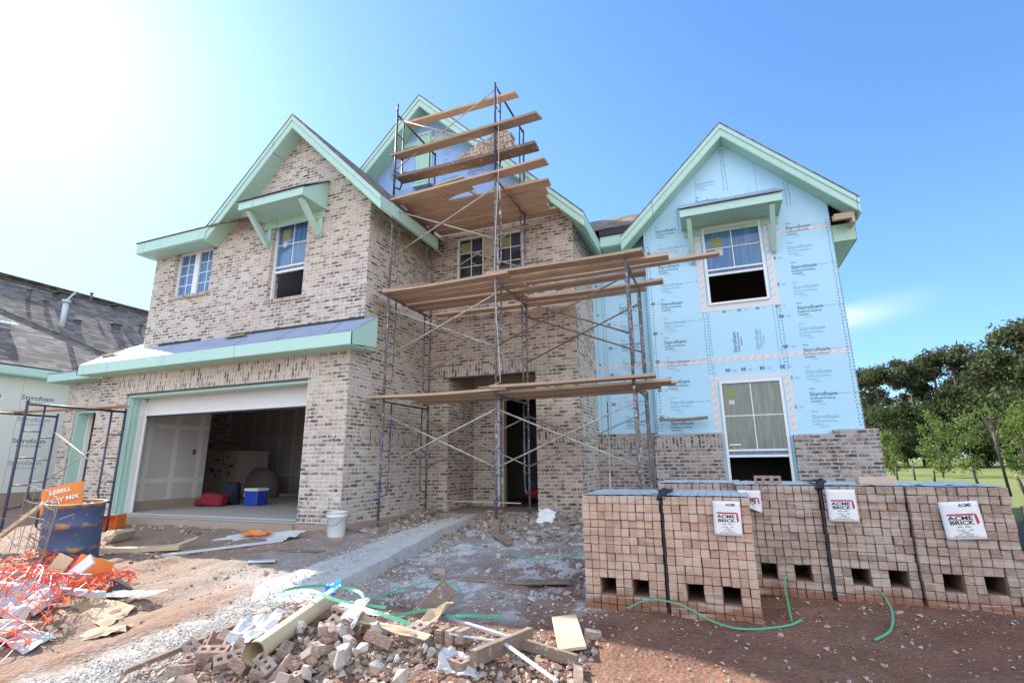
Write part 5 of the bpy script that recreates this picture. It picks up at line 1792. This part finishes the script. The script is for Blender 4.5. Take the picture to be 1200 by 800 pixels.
bmesh.ops.translate(m.bm, vec=(-5.85, 3.72, gh(-5.85, 3.7) + .07), verts=m.bm.verts)
tag(m.build_at('ash_lump', simple('dark ashes', (.06, .055, .05), (.14, .12, .11), 20, .95, .1, .9, 30, bd=.03), (-5.85, 3.72, -.3)), 'dark grey lump of ashes right of the orange netting', 'lump')


def pile_z(x, y):
    return gh(x, y) + .30 * math.exp(-((x + 6.5) / .7) ** 2 - ((y - 3.0) / .5) ** 2) + .16 * math.exp(-((x + 5.8) / .5) ** 2 - ((y - 3.0) / .4) ** 2)


net = empty('safety_netting', (-6.2, 3.1, gh(-6.2, 3.1)), 'tangled orange plastic safety netting draped over rubbish at the left edge', 'netting')
ma, mb_ = MB(), MB()
random.seed(5)
def NP(u, v, seed=0):
    x = -7.9 + (3.0 - 1.25 * v) * u + .10 * mn.noise(Vector((u * 4, v * 4, seed)))
    y = 2.25 + 1.75 * v + .12 * u + .10 * mn.noise(Vector((u * 4 + 9, v * 4, seed)))
    z = pile_z(x, y) + .03 + .26 * max(0, v - .45) * (1.1 - u) * 1.6 + .12 * abs(mn.noise(Vector((u * 6, v * 6, 4 + seed)))) + .02 * mn.noise(Vector((u * 18, v * 18, seed)))
    return Vector((x, y, z))
NU, NV = 24, 15
for j in range(NV + 1):
    (mb_ if j % 2 else ma).tube([NP(i / NU / 1.0, j / NV) for i in range(NU + 1)], .0042 + .002 * (j % 3 == 0), 4)
for i in range(NU + 1):
    for j in range(NV):
        a, b_ = NP(i / NU, j / NV), NP(i / NU, (j + 1) / NV)
        ma.tube([a, (a + b_) / 2 + Vector((random.uniform(-.01, .01),) * 3), b_], .003, 4)
        if i % 2 == 0 and j % 2 == 0 or i % 5 == 0:
            d = .045
            ma.face([a + Vector((-d, 0, 0)), a + Vector((0, -d * .5, -d * .8)), a + Vector((d, 0, .01)), a + Vector((0, d * .5, d * .8))])
for k in range(64):
    u, v = random.uniform(.0, 1), random.uniform(.05, .98)
    p = [NP(u + .06 * math.sin(t * 1.3 + k), v + .07 * math.cos(t * 1.7 + k * 2), 2) + Vector((0, 0, .02 + .04 * random.random())) for t in range(9)]
    mb_.tube(p, .0035, 4)
ma.build('netting_mesh', M['net_orange'], net, recalc=False)
mb_.build('frayed_strands', M['net_red'], net)

wm = MB()
def WP(u, v):
    a = 1.0 + 1.5 * u
    x = -7.75 - .72 * math.cos(a) * 1.0 - .15 * u + .15 * v
    y = 3.55 + .30 * math.sin(a * 1.3) + .25 * u
    return Vector((x, y, gh(x, y) + .02 + 1.05 * v - .25 * u * v + .03 * mn.noise(Vector((u * 5, v * 5, 1)))))
for i in range(10):
    wm.tube([WP(i / 9, j / 10) for j in range(11)], .004, 4)
for j in range(7):
    wm.tube([WP(i / 14, j / 6) for i in range(15)], .004, 4)
for k in range(9):
    u = random.uniform(.0, .6)
    p0 = WP(u, .3)
    q1 = Vector((random.uniform(-.5, .35), random.uniform(-.3, .2), random.uniform(.1, .45))); q2 = Vector((random.uniform(-.9, .5), random.uniform(-.4, .2), random.uniform(-.2, .5)))
    wm.tube([p0 + q1 * 2 * t * (1 - t) + q2 * t * t for t in [i / 8 for i in range(9)]], .0032, 4)
tag(wm.build_at('wire_mesh', M['wire'], (-7.4, 3.7, gh(-7.4, 3.7))), 'curled rusty wire reinforcing mesh standing before the blue drum', 'wire mesh')
board((-9.9, 4.3, gh(-9.9, 4.3) + .05), (-8.9, 4.75, gh(-8.9, 4.75) + .95), .07, .05, M['lumber'], 'yellowish lath leaning against the low scaffold')
m = MB(); m.tube([(-9.3, 3.95, gh(-9.3, 3.9)), (-9.28, 3.97, gh(-9.3, 3.9) + .75)], .05, 12)
tag(m.build_at('white_pipe', M['white'], (-9.3, 3.95, gh(-9.3, 3.9))), 'short white pipe standing upright at the left edge', 'pipe')
for i, (x, y, w_, h_) in enumerate(((-9.6, 5.1, .9, .35), (-8.9, 5.6, .7, .28), (-10.9, 5.9, .8, .3))):
    m = shard(200 + i, w_, w_ * .7, h_)
    bmesh.ops.translate(m.bm, vec=(x, y, gh(x, y) + h_ * .3), verts=m.bm.verts)
    tag(m.build_at('dirt_clod', simple('pale dirt clod %d' % i, (.42, .30, .22), (.52, .41, .32), 9, .95, .1, .9, 14, bd=.05), (x, y, gh(x, y))), ('big tan dirt clod under the low scaffold', 'tan dirt clod behind the blue drum', 'tan dirt clod farthest left before the garage bay')[i], 'dirt clod')

# ------------------------------------------------------------------ gravel and small litter: uncountable
def scatter(name, n, region, mats, smin, smax, seed, dens=None, flat=.6, raise_=0):
    rs = random.Random(seed)
    vs, fs, mi = [], [], []
    tet = [Vector((1, 0, -.5)), Vector((-.6, .9, -.5)), Vector((-.6, -.8, -.5)), Vector((.1, 0, .8)), Vector((.5, .7, .4))]
    fc = [(0, 2, 1), (0, 4, 3), (0, 1, 4), (1, 3, 4), (0, 3, 2), (1, 2, 3)]
    k = 0
    while k < n:
        x, y = rs.uniform(*region[0]), rs.uniform(*region[1])
        if dens and rs.random() > dens(x, y): continue
        s = smin + (smax - smin) * rs.random() ** 3
        Rm = Euler((rs.uniform(-.6, .6), rs.uniform(-.6, .6), rs.uniform(0, 6.3))).to_matrix()
        b0 = len(vs)
        sq = Vector((s * rs.uniform(.7, 1.3), s * rs.uniform(.7, 1.2), s * flat))
        if raise_:
            cx = -3.98 - .115 * (y - 4.2)
            if abs(x - cx) > .38: continue
        o = Vector((x, y, (gh0(x, y) + raise_ * min(1, max(.1, (y - 3.75) / .6)) + .02 * (x - cx)) if raise_ else max(gh(x, y), gh(x, y) - .025 + .62 * (heap_z(x, y) - gh(x, y)) + .01) + s * .15 + .006))
        for t in tet:
            q = Rm @ Vector((t.x * sq.x * rs.uniform(.8, 1.2), t.y * sq.y, t.z * sq.z))
            vs.append(o + q)
        m_ = rs.randrange(len(mats))
        for f in fc: fs.append(tuple(b0 + i for i in f)); mi.append(m_)
        k += 1
    me = bpy.data.meshes.new(name); me.from_pydata([tuple(v) for v in vs], [], fs)
    for m_ in mats: me.materials.append(m_)
    me.polygons.foreach_set('material_index', mi)
    o = bpy.data.objects.new(name, me); C.objects.link(o); o['kind'] = 'stuff'


st_dirt = simple('clay crumb', (.33, .22, .155), (.46, .34, .26), 8, .95, .1)
st_grey = simple('grey pebble', (.32, .29, .27), (.48, .45, .42), 8, .95, .1)
st_pale = simple('white pebble', (.44, .41, .37), (.60, .57, .52), 8, .95, .1)
st_tan = simple('tan crumb', (.40, .31, .24), (.50, .41, .33), 8, .95, .1)
st_litter = simple('dull brick rubble', (.20, .15, .125), (.36, .30, .27), 8, .95, .1)
st_white = simple('dusty white aggregate', (.50, .47, .43), (.64, .61, .57), 8, .95, .1)
scatter('gravel', 11000, ((-9, 3), (1.9, 9)), [st_dirt, st_tan, st_tan, st_grey], .005, .022, 1)
scatter('aggregate', 9000, ((-4.6, -3.0), (2.2, 4.9)), [st_pale, st_pale, st_white], .005, .016, 2, lambda x, y: math.exp(-((x + 3.78) / .38) ** 2))
scatter('clay_clods', 1500, ((-9, 3), (1.9, 8.5)), [st_dirt, st_tan, st_dirt], .015, .055, 14, lambda x, y: (.9 if x < -4.6 else .05) * max(0, .25 + mn.noise(Vector((x * 1.6, y * 1.6, 3)))), .5)
scatter('walk_aggregate', 2600, ((-4.7, -3.1), (3.6, 9.2)), [st_pale, st_white, st_grey], .005, .018, 12, None, .6, .115)
scatter('mortar_crumbs', 3200, ((-4.4, -1.0), (4.2, 9.0)), [st_pale, st_grey, st_grey], .005, .032, 3, lambda x, y: .15 + max(0, mn.noise(Vector((x * 1.3, y * 1.3, 7)))) * 1.6)
scatter('entry_litter', 3600, ((-5.7, -2.0), (7.0, 9.4)), [st_grey, st_litter, M['oldwood'], st_litter], .015, .115, 4, lambda x, y: min(1, .12 + max(0, (y - 7.8) / 1.6)))
scatter('brick_crumbs', 4200, ((-3.8, -.9), (2.3, 4.0)), [M['debris'], st_tan, st_dirt, M['debris']], .008, .045, 5)
scatter('wood_chips', 350, ((-9, 2.6), (2.4, 9)), [M['oldwood'], M['lumber'], M['oldwood']], .008, .03, 6, None, .15)

# ------------------------------------------------------------------ neighbouring house
NH = empty('neighbour_house', (-22, 9, -.15), 'neighbouring house with pale sheathing and a grey shingled hip roof', 'house')
m = MB(); m.box(-28, -18.6, 2, 12.5, -.3, 3.55); ns = m.build('foam_sheathing', M['foam_pale'], NH)
m = MB(); m.box(-28, -18.5, 1.98, 12.55, -.4, .25); m.build('foundation', M['found'], NH)
m = MB()
def facing_x(x, y, z): return Matrix.Translation((x, y, z)) @ Matrix.Rotation(math.pi / 2, 4, 'Z') @ Matrix.Rotation(math.pi / 2, 4, 'X')
for yy in (7.5, 8.75, 10.1):
    z = 1.0
    k = 0
    while z < 3.3:
        m.mi = 0 if k % 2 else 1
        add_text(m, 'Styrofoam', facing_x(-18.597, yy, z), .19, .01)
        add_text(m, 'Residential Sheathing', facing_x(-18.597, yy, z - .1), .07)
        z += .62; k += 1
m.build('printing', [M['ink'], M['ink_light']], ns, recalc=False)
m = MB(); m.box(-18.2, -18.17, 1.6, 12.9, 3.50, 3.72); m.box(-28, -18.2, 12.87, 12.9, 3.5, 3.72); m.build('fascia_board', M['teal'], NH)
m = MB(); m.box(-18.6, -18.2, 1.6, 12.87, 3.47, 3.50); m.build('soffit', M['teal_soffit'], NH)
m = MB()
a, b_ = 3.75, .6
# hip block facing us
P0, P1 = (-18.15, 1.5, a), (-18.15, 12.95, a)
R0, R1 = (-23.0, 6.3, a + b_ * 4.85), (-23.0, 8.1, a + b_ * 4.85)
m.face([P0, P1, R1, R0]); m.face([P1, (-27.85, 12.95, a), R1]); m.face([(-27.85, 1.5, a), P0, R0])
m.face([(-27.85, 12.95, a), (-27.85, 1.5, a), R0, R1])
# main roof behind
m.face([(-18.25, 2.75, 3.51), (-18.25, 23.2, 3.51), (-26.0, 16.2, 8.3), (-26.0, 6, 8.3)])
m.face([(-34.6, 24, 2.96), (-34.6, 2, 2.96), (-26.0, 6, 8.55), (-26.0, 16.2, 8.55)])
m.face([(-18.25, 23.2, 3.51), (-34.6, 24, 2.96), (-26, 16.2, 8.3)]); m.face([(-34.6, 2, 2.96), (-18.25, 2.75, 3.51), (-26, 6, 8.3)])
m.build('roof', M['shingle'], NH, swap=True)
m = MB()
m.bar((-18.15, 12.95, a + .02), R1, .16, .04); m.bar(R0, R1, .18, .04); m.bar((-26, 6, 8.31), (-26, 16.2, 8.31), .2, .04); m.bar((-26, 16.2, 8.31), (-18.25, 23.2, 3.53), .2, .04)
m.build('ridge_cap', M['shingle'], NH)
m = MB(); m.box(-34, -18.7, 12.95, 22.5, -.4, 3.2); m.build('rear_wall', M['foam_pale'], NH)
def rz_(x): return 8.3 - .618 * (x + 26)
for (x, y, w_, h_) in ((-24.17, 10.4, .14, .42), (-24.2, 11.0, .2, .45), (-25.2, 12.0, .7, .75), (-22.86, 11.5, .26, .42), (-25.98, 13.4, .1, .35), (-25.6, 14.45, .62, .7), (-23.27, 13.1, .42, .5), (-23.5, 14.2, .14, .3)):
    m = MB()
    if w_ < .18:
        m.tube([(x, y, rz_(x) - .1), (x, y, rz_(x) + h_)], w_ / 2, 10); m.tube([(x, y, rz_(x) + h_), (x, y, rz_(x) + h_ + .05)], w_ * .75, 10)
    else:
        w_ *= .6; h_ *= .55
        m.box(x - w_ / 2, x + w_ / 2, y - w_ / 2, y + w_ / 2, rz_(x) - .3, rz_(x) + h_ * .6)
        m.box(x - w_ * .75, x + w_ * .75, y - w_ * .75, y + w_ * .75, rz_(x) + h_ * .6 + .002, rz_(x) + h_ * .75)
    m.build('roof_vent', M['vent'], NH)
m = MB(); m.tube([(-22.38, 10.78, 5.9), (-22.38, 10.78, 7.0)], .09, 12); m.tube([(-22.38, 10.78, 6.98), (-22.38, 10.78, 7.08)], .14, 12); m.tube([(-22.38, 10.78, 7.08), (-22.3, 11.0, 7.5)], .035, 8); m.build('flue_pipe', M['pvc'], NH)
m = MB(); m.box(-21.3, -20.6, 8.1, 8.6, 5.0, 5.5); slab_quad(m, (-20.4, 8.0, 5.38), (-20.4, 8.7, 5.38), (-21.5, 8.7, 5.7), (-21.5, 8.0, 5.7), .06); m.build('dormer_vent', M['pvc'], NH)

# ------------------------------------------------------------------ vegetation to the right
def leaves(m, c, rx, ry, rz, n, s, rs, shell=.35):
    for _ in range(n):
        d = Vector((rs.gauss(0, 1), rs.gauss(0, 1), rs.gauss(0, 1))).normalized()
        k = rs.uniform(shell, 1.05)
        p = Vector((c[0] + d.x * rx * k, c[1] + d.y * ry * k, c[2] + d.z * rz * k))
        nrm = (d * .6 + Vector((rs.gauss(0, .6), rs.gauss(0, .6), rs.gauss(0, .6)))).normalized()
        t = nrm.orthogonal().normalized()
        t = (Matrix.Rotation(rs.uniform(0, 6.28), 3, nrm) @ t)
        b_ = nrm.cross(t)
        a, w_ = s * rs.uniform(.6, 1.3), s * rs.uniform(.3, .6)
        v = [m.bm.verts.new(q) for q in (p - t * a, p + b_ * w_, p + t * a, p - b_ * w_)]
        m.bm.faces.new(v)


def tree(name, cat, x, y, h, w, kind, seed, label, group, mat):
    rs = random.Random(seed)
    z0 = gh0(x, y)
    rt = empty(name, (x, y, z0), label, cat, group)
    tr, cr = MB(), MB()
    lean = rs.uniform(-.03, .03) * h
    if kind == 'pine':
        tr.tube([(x, y, z0 - .2), (x + lean * .4, y, z0 + h * .4), (x + lean, y, z0 + h * .75), (x + lean * 1.2, y, z0 + h * .97)], [h * .022, h * .017, h * .010, h * .003], 8)
        n = 50
        for i in range(n):
            t = rs.uniform(.14, 1.0) if i > 5 else rs.uniform(.86, 1.0)
            prof = math.sin(math.pi * min(1, max(.0, (t - .10) / .98)) ** .9) ** .6
            a = rs.uniform(0, 6.28)
            rr = w * .5 * prof * rs.uniform(.25, 1.0)
            c = (x + lean * t + rr * math.cos(a), y + rr * math.sin(a), z0 + h * t * .95)
            if rr > w * .15: tr.tube([(x + lean * t, y, c[2] - rr * .35), ((x + lean * t + c[0]) / 2, (y + c[1]) / 2, c[2] - rr * .1), c], [h * .005, h * .004, h * .002], 5)
            s = w * rs.uniform(.09, .19)
            leaves(cr, c, s * 1.1, s * 1.1, s * .8, int(170), h * .017, rs, .2)
    elif kind == 'young':
        tr.tube([(x, y, z0 - .1), (x + .02, y, z0 + h * .5), (x, y, z0 + h * .9)], [.045, .03, .01], 7)
        for i in range(22):
            t = rs.uniform(.14, 1.0)
            prof = (1.02 - t) ** .5 * (1 if t > .30 else .7)
            a = rs.uniform(0, 6.28); rr = w * .5 * prof * rs.uniform(.3, 1)
            c = (x + rr * math.cos(a), y + rr * math.sin(a), z0 + h * t)
            tr.tube([(x, y, c[2] - rr * .7), c], [.014, .006], 4)
            leaves(cr, c, w * .17, w * .17, w * .17, 90, .085, rs, .1)
    else:
        tr.tube([(x, y, z0 - .2), (x + lean, y, z0 + h * .6)], [h * .03, h * .015], 7)
        for i in range(22):
            t = rs.uniform(.12, .95)
            a = rs.uniform(0, 6.28); rr = w * .45 * math.sin(math.pi * (t * .8 + .15)) * rs.uniform(.3, 1)
            c = (x + rr * math.cos(a), y + rr * math.sin(a), z0 + h * t)
            tr.tube([(x, y, c[2] - rr * .6), c], [h * .006, h * .002], 4)
            s = w * rs.uniform(.13, .2)
            leaves(cr, c, s, s, s * .75, 120, h * .022 + .05, rs, .2)
    tr.build('trunk', M['bark'], rt)
    cr.build('crown', M[mat], rt, recalc=False)


K = 1.9
gp = 'pines beyond the lawn'
pines = ((10.12, 40, 6.6, 3.6), (12.69, 42, 7.3, 3.8), (15.2, 46, 7.9, 4.4), (14.65, 40, 7.4, 4.6), (17.0, 42, 7.4, 4.2), (13.9, 30, 6.6, 4.2), (15.7, 32, 7.1, 4.6), (11.6, 50, 7.8, 4.2), (18.4, 36, 8.0, 4.6), (9.0, 46, 6.6, 3.8))
plab = ('short pine nearest the blue sheathing corner', 'pine with a clumped top second from the house', 'pine standing back between two broad pines', 'broad tall pine in the middle of the row beyond the lawn',
        'pine right of the broad middle pine', 'tallest nearest pine at the right edge', 'tall pine at the far right edge behind the nearest one', 'pine standing back behind the two pines next to the house', 'pine beyond the right edge of the lawn', 'pine showing just beside the house corner')
for i, (x, y, h, w) in enumerate(pines):
    tree('pine_tree', 'tree', x * K, y * K, h * K + .4, w * K, 'pine', 300 + i, plab[i], gp, 'pine')
gb = 'bushy trees under the pines'
bl = ('low bushy tree beside the house corner', 'round bushy tree under the short pine', 'bushy tree behind the first young tree', 'bushy tree between the second and third young trees', 'tall bushy tree at the right edge under the nearest pine', 'wide bushy tree behind the thin bare tree', 'bushy tree in the far middle of the lawn edge', 'light bushy tree right of the house corner', 'dark bushy tree low under the broad pine', 'bushy tree at the right edge behind the stakes')
for i, (x, y, h, w) in enumerate(((9.3, 37, 2.9, 3.2), (10.8, 39, 3.6, 3.4), (12.4, 38, 3.2, 3.6), (14.0, 37, 3.4, 3.6), (13.3, 29, 4.2, 3.6), (15.0, 34, 4.2, 4.0), (16.4, 38, 3.8, 4), (10.0, 42, 3.3, 3.2), (13.2, 42, 3.8, 4), (17.5, 33, 4.2, 4))):
    tree('bushy_tree', 'tree', x * K, y * K, h * K * 1.25, w * K * 1.2, 'bush', 340 + i, bl[i], gb, 'leaf')
gy = 'young staked trees on the lawn'
yl = ('young bright green tree nearest the house corner', 'rounder young tree in the middle of the lawn', 'slim young tree behind the stakes at the right', 'young tree at the right edge of the lawn', 'small young tree low beside the house corner')
for i, (x, y, h, w) in enumerate(((11.4, 35.5, 3.5, 2.3), (13.7, 38, 3.3, 2.7), (14.8, 35, 3.4, 2.2), (15.6, 36, 4.0, 2.6), (10.6, 41, 2.7, 2.0))):
    tree('young_tree', 'tree', x, y, h, w, 'young', 380 + i, yl[i], gy, 'leaf_young')
# far wood closing the view behind everything
m = MB()
rs = random.Random(77)
for i in range(64):
    x = -70 + 2.75 * i + rs.uniform(-1, 1)
    h = rs.uniform(6.5, 10.5)
    for k in range(5):
        leaves(m, (x + rs.uniform(-2, 2), 118 + rs.uniform(-5, 5), h * rs.uniform(.2, .85)), 2.4, 2.4, 1.9, 60, .5, rs, .2)
m.build('treeline', M['pine'], recalc=False, kind='stuff')
# bare thin tree and stakes
rt = empty('bare_tree', (7.55, 19.0, -.15), 'thin bare sapling standing before the young trees at the right', 'tree')
m = MB(); m.tube([(7.55, 19, -.2), (7.5, 19, 1.0), (7.48, 19, 2.0)], [.04, .034, .02], 7)
m.build('trunk', M['black'], rt)
rs = random.Random(8)
m = MB()
for k in range(9):
    z = rs.uniform(1.3, 2.0); a = rs.uniform(0, 6.28)
    m.tube([(7.49, 19, z), (7.49 + .12 * math.cos(a), 19 + .12 * math.sin(a), z + .25), (7.49 + .22 * math.cos(a), 19 + .2 * math.sin(a), z + .55)], [.015, .01, .004], 5)
m.build('branch', M['bark'], rt)
m = MB()
for k in range(9): leaves(m, (7.5 + rs.uniform(-.25, .25), 19 + rs.uniform(-.2, .2), 2.0 + rs.uniform(-.2, .5)), .12, .12, .14, 14, .05, rs, .1)
m.build('leaf_tufts', M['leaf_young'], rt, recalc=False)
gk = 'dark tree stakes on the lawn'
kl = ('dark stake left of the young trees, with a pale top', 'dark stake close to the first young tree', 'dark leaning stake in the middle of the lawn', 'dark leaning stake at the right edge of the lawn', 'dark stake farthest left on the lawn')
for i, (x, y, zt, ln) in enumerate(((9.1, 32, .75, 0), (8.33, 27, .62, .05), (8.0, 22, .72, -.12), (7.3, 17.5, .58, -.12), (8.5, 32.5, .6, 0))):
    m = MB(); m.tube([(x, y, -.2), (x + ln, y, zt - .22)], .04, 6); o = m.build_at('tree_stake', M['black'], (x, y, -.15))
    m = MB(); m.tube([(x + ln, y, zt - .215), (x + ln * 1.2, y, zt - .1)], .03, 6); m.build('stake_cap', M['oldwood'], o)
    tag(o, kl[i], 'stake', gk)
# silt fence and pale kerb beyond the cubes
m = MB()
P = [(3.0, 7.7), (3.7, 9.0), (4.7, 11.2), (6.2, 14.5), (9, 20), (13, 26)]
for (a, b_) in zip(P, P[1:]):
    m.hexa([(a[0], a[1], -.3), (a[0] + .02, a[1], -.3), (b_[0] + .02, b_[1], -.3), (b_[0], b_[1], -.3), (a[0], a[1], .16), (a[0] + .02, a[1], .16), (b_[0] + .02, b_[1], .16), (b_[0], b_[1], .16)])
sf = m.build_at('silt_fence', M['fence'], (3, 7.7, -.2))
tag(sf, 'low black silt fence running along the lawn right of the brick cubes', 'fence')
for (x, y) in P[:5]:
    m = MB(); m.box(x - .045, x - .01, y - .03, y + .02, -.3, .30); m.build('fence_stake', M['oldwood'], sf)
m = MB()
for (a, b_) in zip(P, P[1:]):
    m.hexa([(a[0] + .35, a[1], -.3), (a[0] + 1.0, a[1], -.3), (b_[0] + 1.0, b_[1], -.3), (b_[0] + .35, b_[1], -.3), (a[0] + .35, a[1], -.05), (a[0] + 1.0, a[1], -.05), (b_[0] + 1.0, b_[1], -.05), (b_[0] + .35, b_[1], -.05)])
m.build('path', M['concrete'], kind='structure')

# ------------------------------------------------------------------ sky, sun, camera
SUN_AZ, SUN_EL = 71.5, 35.0          # degrees to the left of the direction into the house, and up
sd = Vector((-math.sin(R(SUN_AZ)) * math.cos(R(SUN_EL)), math.cos(R(SUN_AZ)) * math.cos(R(SUN_EL)), math.sin(R(SUN_EL))))
w = bpy.data.worlds.new('World'); sc.world = w; w.use_nodes = True
nt = w.node_tree; bg = nt.nodes['Background']
sky = nt.nodes.new('ShaderNodeTexSky'); sky.sky_type = 'NISHITA'; sky.sun_disc = False
sky.sun_elevation = R(SUN_EL); sky.sun_rotation = R(-SUN_AZ)
sky.altitude = 50; sky.air_density = 1.15; sky.dust_density = .5; sky.ozone_density = 3.0
# a thin cloud low on the right
tc = nt.nodes.new('ShaderNodeTexCoord')
def wm_(op, a, b=0.0):
    n = nt.nodes.new('ShaderNodeMath'); n.operation = op
    for i, v in enumerate((a, b)):
        if isinstance(v, bpy.types.NodeSocket): nt.links.new(v, n.inputs[i])
        else: n.inputs[i].default_value = v
    return n.outputs[0]
sep = nt.nodes.new('ShaderNodeSeparateXYZ'); nt.links.new(tc.outputs['Generated'], sep.inputs[0])
az = wm_('ARCTAN2', sep.outputs[0], sep.outputs[1]); el = wm_('ARCSINE', sep.outputs[2])
CAZ, CEL = R(13.2), R(13.0)
mp = nt.nodes.new('ShaderNodeMapping'); nt.links.new(tc.outputs['Generated'], mp.inputs[0]); mp.inputs['Scale'].default_value = (5, 5, 16)
nz = nt.nodes.new('ShaderNodeTexNoise'); nz.inputs['Scale'].default_value = 1.4; nz.inputs['Detail'].default_value = 7; nz.inputs['Distortion'].default_value = .5
nt.links.new(mp.outputs[0], nz.inputs['Vector'])
d1 = wm_('DIVIDE', wm_('SUBTRACT', az, CAZ), R(4.2)); d2 = wm_('DIVIDE', wm_('SUBTRACT', wm_('SUBTRACT', el, CEL), wm_('MULTIPLY', wm_('SUBTRACT', az, CAZ), .12)), R(1.0))
gz = wm_('EXPONENT', wm_('MULTIPLY', wm_('ADD', wm_('MULTIPLY', d1, d1), wm_('MULTIPLY', d2, d2)), -1.0))
mask = wm_('MULTIPLY', gz, wm_('MULTIPLY', nz.outputs[0], 1.1))
# unseen cloud bank behind the camera, added to throw light onto the facade
def smooth(v, a, b):
    n = nt.nodes.new('ShaderNodeMapRange'); n.interpolation_type = 'SMOOTHSTEP'
    nt.links.new(v, n.inputs[0]); n.inputs[1].default_value = a; n.inputs[2].default_value = b
    return n.outputs[0]
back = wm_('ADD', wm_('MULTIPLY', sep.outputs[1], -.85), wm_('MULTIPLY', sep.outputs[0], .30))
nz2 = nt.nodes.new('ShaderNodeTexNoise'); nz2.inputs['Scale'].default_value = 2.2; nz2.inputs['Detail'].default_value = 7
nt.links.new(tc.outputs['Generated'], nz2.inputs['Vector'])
fill_bank = wm_('MULTIPLY', smooth(back, .12, .5), wm_('MULTIPLY', smooth(nz2.outputs[0], .36, .5), smooth(sep.outputs[2], -.02, .06)))
def mixc(f, a, b):
    n = nt.nodes.new('ShaderNodeMix'); n.data_type = 'RGBA'
    nt.links.new(f, n.inputs[0]) if isinstance(f, bpy.types.NodeSocket) else setattr(n.inputs[0], 'default_value', f)
    for k, v in ((6, a), (7, b)):
        if isinstance(v, bpy.types.NodeSocket): nt.links.new(v, n.inputs[k])
        else: n.inputs[k].default_value = (*v, 1)
    return n
tint = mixc(1.0, sky.outputs[0], (.74, .98, 1.24)); tint.blend_type = 'MULTIPLY'
sg = nt.nodes.new('ShaderNodeSeparateColor'); nt.links.new(tint.outputs[2], sg.inputs[0])
soft = wm_('DIVIDE', 1.0, wm_('ADD', 1.0, wm_('MULTIPLY', wm_('MAXIMUM', wm_('SUBTRACT', sg.outputs[1], 2.4), 0.0), .075)))
sv = nt.nodes.new('ShaderNodeVectorMath'); sv.operation = 'SCALE'
nt.links.new(tint.outputs[2], sv.inputs[0]); nt.links.new(soft, sv.inputs['Scale'])
c1 = mixc(mask, sv.outputs[0], (5.5, 5.8, 6.2))
c2 = mixc(fill_bank, c1.outputs[2], (8.3, 9.0, 10.0))
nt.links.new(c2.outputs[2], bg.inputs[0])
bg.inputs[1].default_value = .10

L = bpy.data.lights.new('sun', 'SUN'); L.energy = 4.3; L.angle = R(.53); L.color = (1, .95, .87)
lo = bpy.data.objects.new('sun', L); C.objects.link(lo)
lo.rotation_euler = sd.to_track_quat('Z', 'Y').to_euler(); lo.location = (-20, 10, 20)

cam = bpy.data.cameras.new('camera'); co_ = bpy.data.objects.new('camera', cam); C.objects.link(co_)
P_, Y_, Ro = R(13.434), R(21.547), R(-.613)
fw = Vector((-math.sin(Y_) * math.cos(P_), math.cos(Y_) * math.cos(P_), math.sin(P_)))
rt_ = Vector((math.cos(Y_), math.sin(Y_), 0)); up = rt_.cross(fw)
r2 = math.cos(Ro) * rt_ + math.sin(Ro) * up; u2 = -math.sin(Ro) * rt_ + math.cos(Ro) * up
mat = Matrix((r2, u2, -fw)).transposed().to_4x4()
mat.translation = Vector((0, 0, .93))
co_.matrix_world = mat
cam.sensor_width = 36; cam.lens = 592.76 / 1200 * 36
cam.clip_start = .05; cam.clip_end = 3000
sc.camera = co_

vs_ = sc.view_settings
vs_.view_transform = 'Standard'; vs_.look = 'None'; vs_.exposure = 1.32; vs_.gamma = 1
sc.cycles.max_bounces = 12; sc.cycles.diffuse_bounces = 8
sc.cycles.use_denoising = True
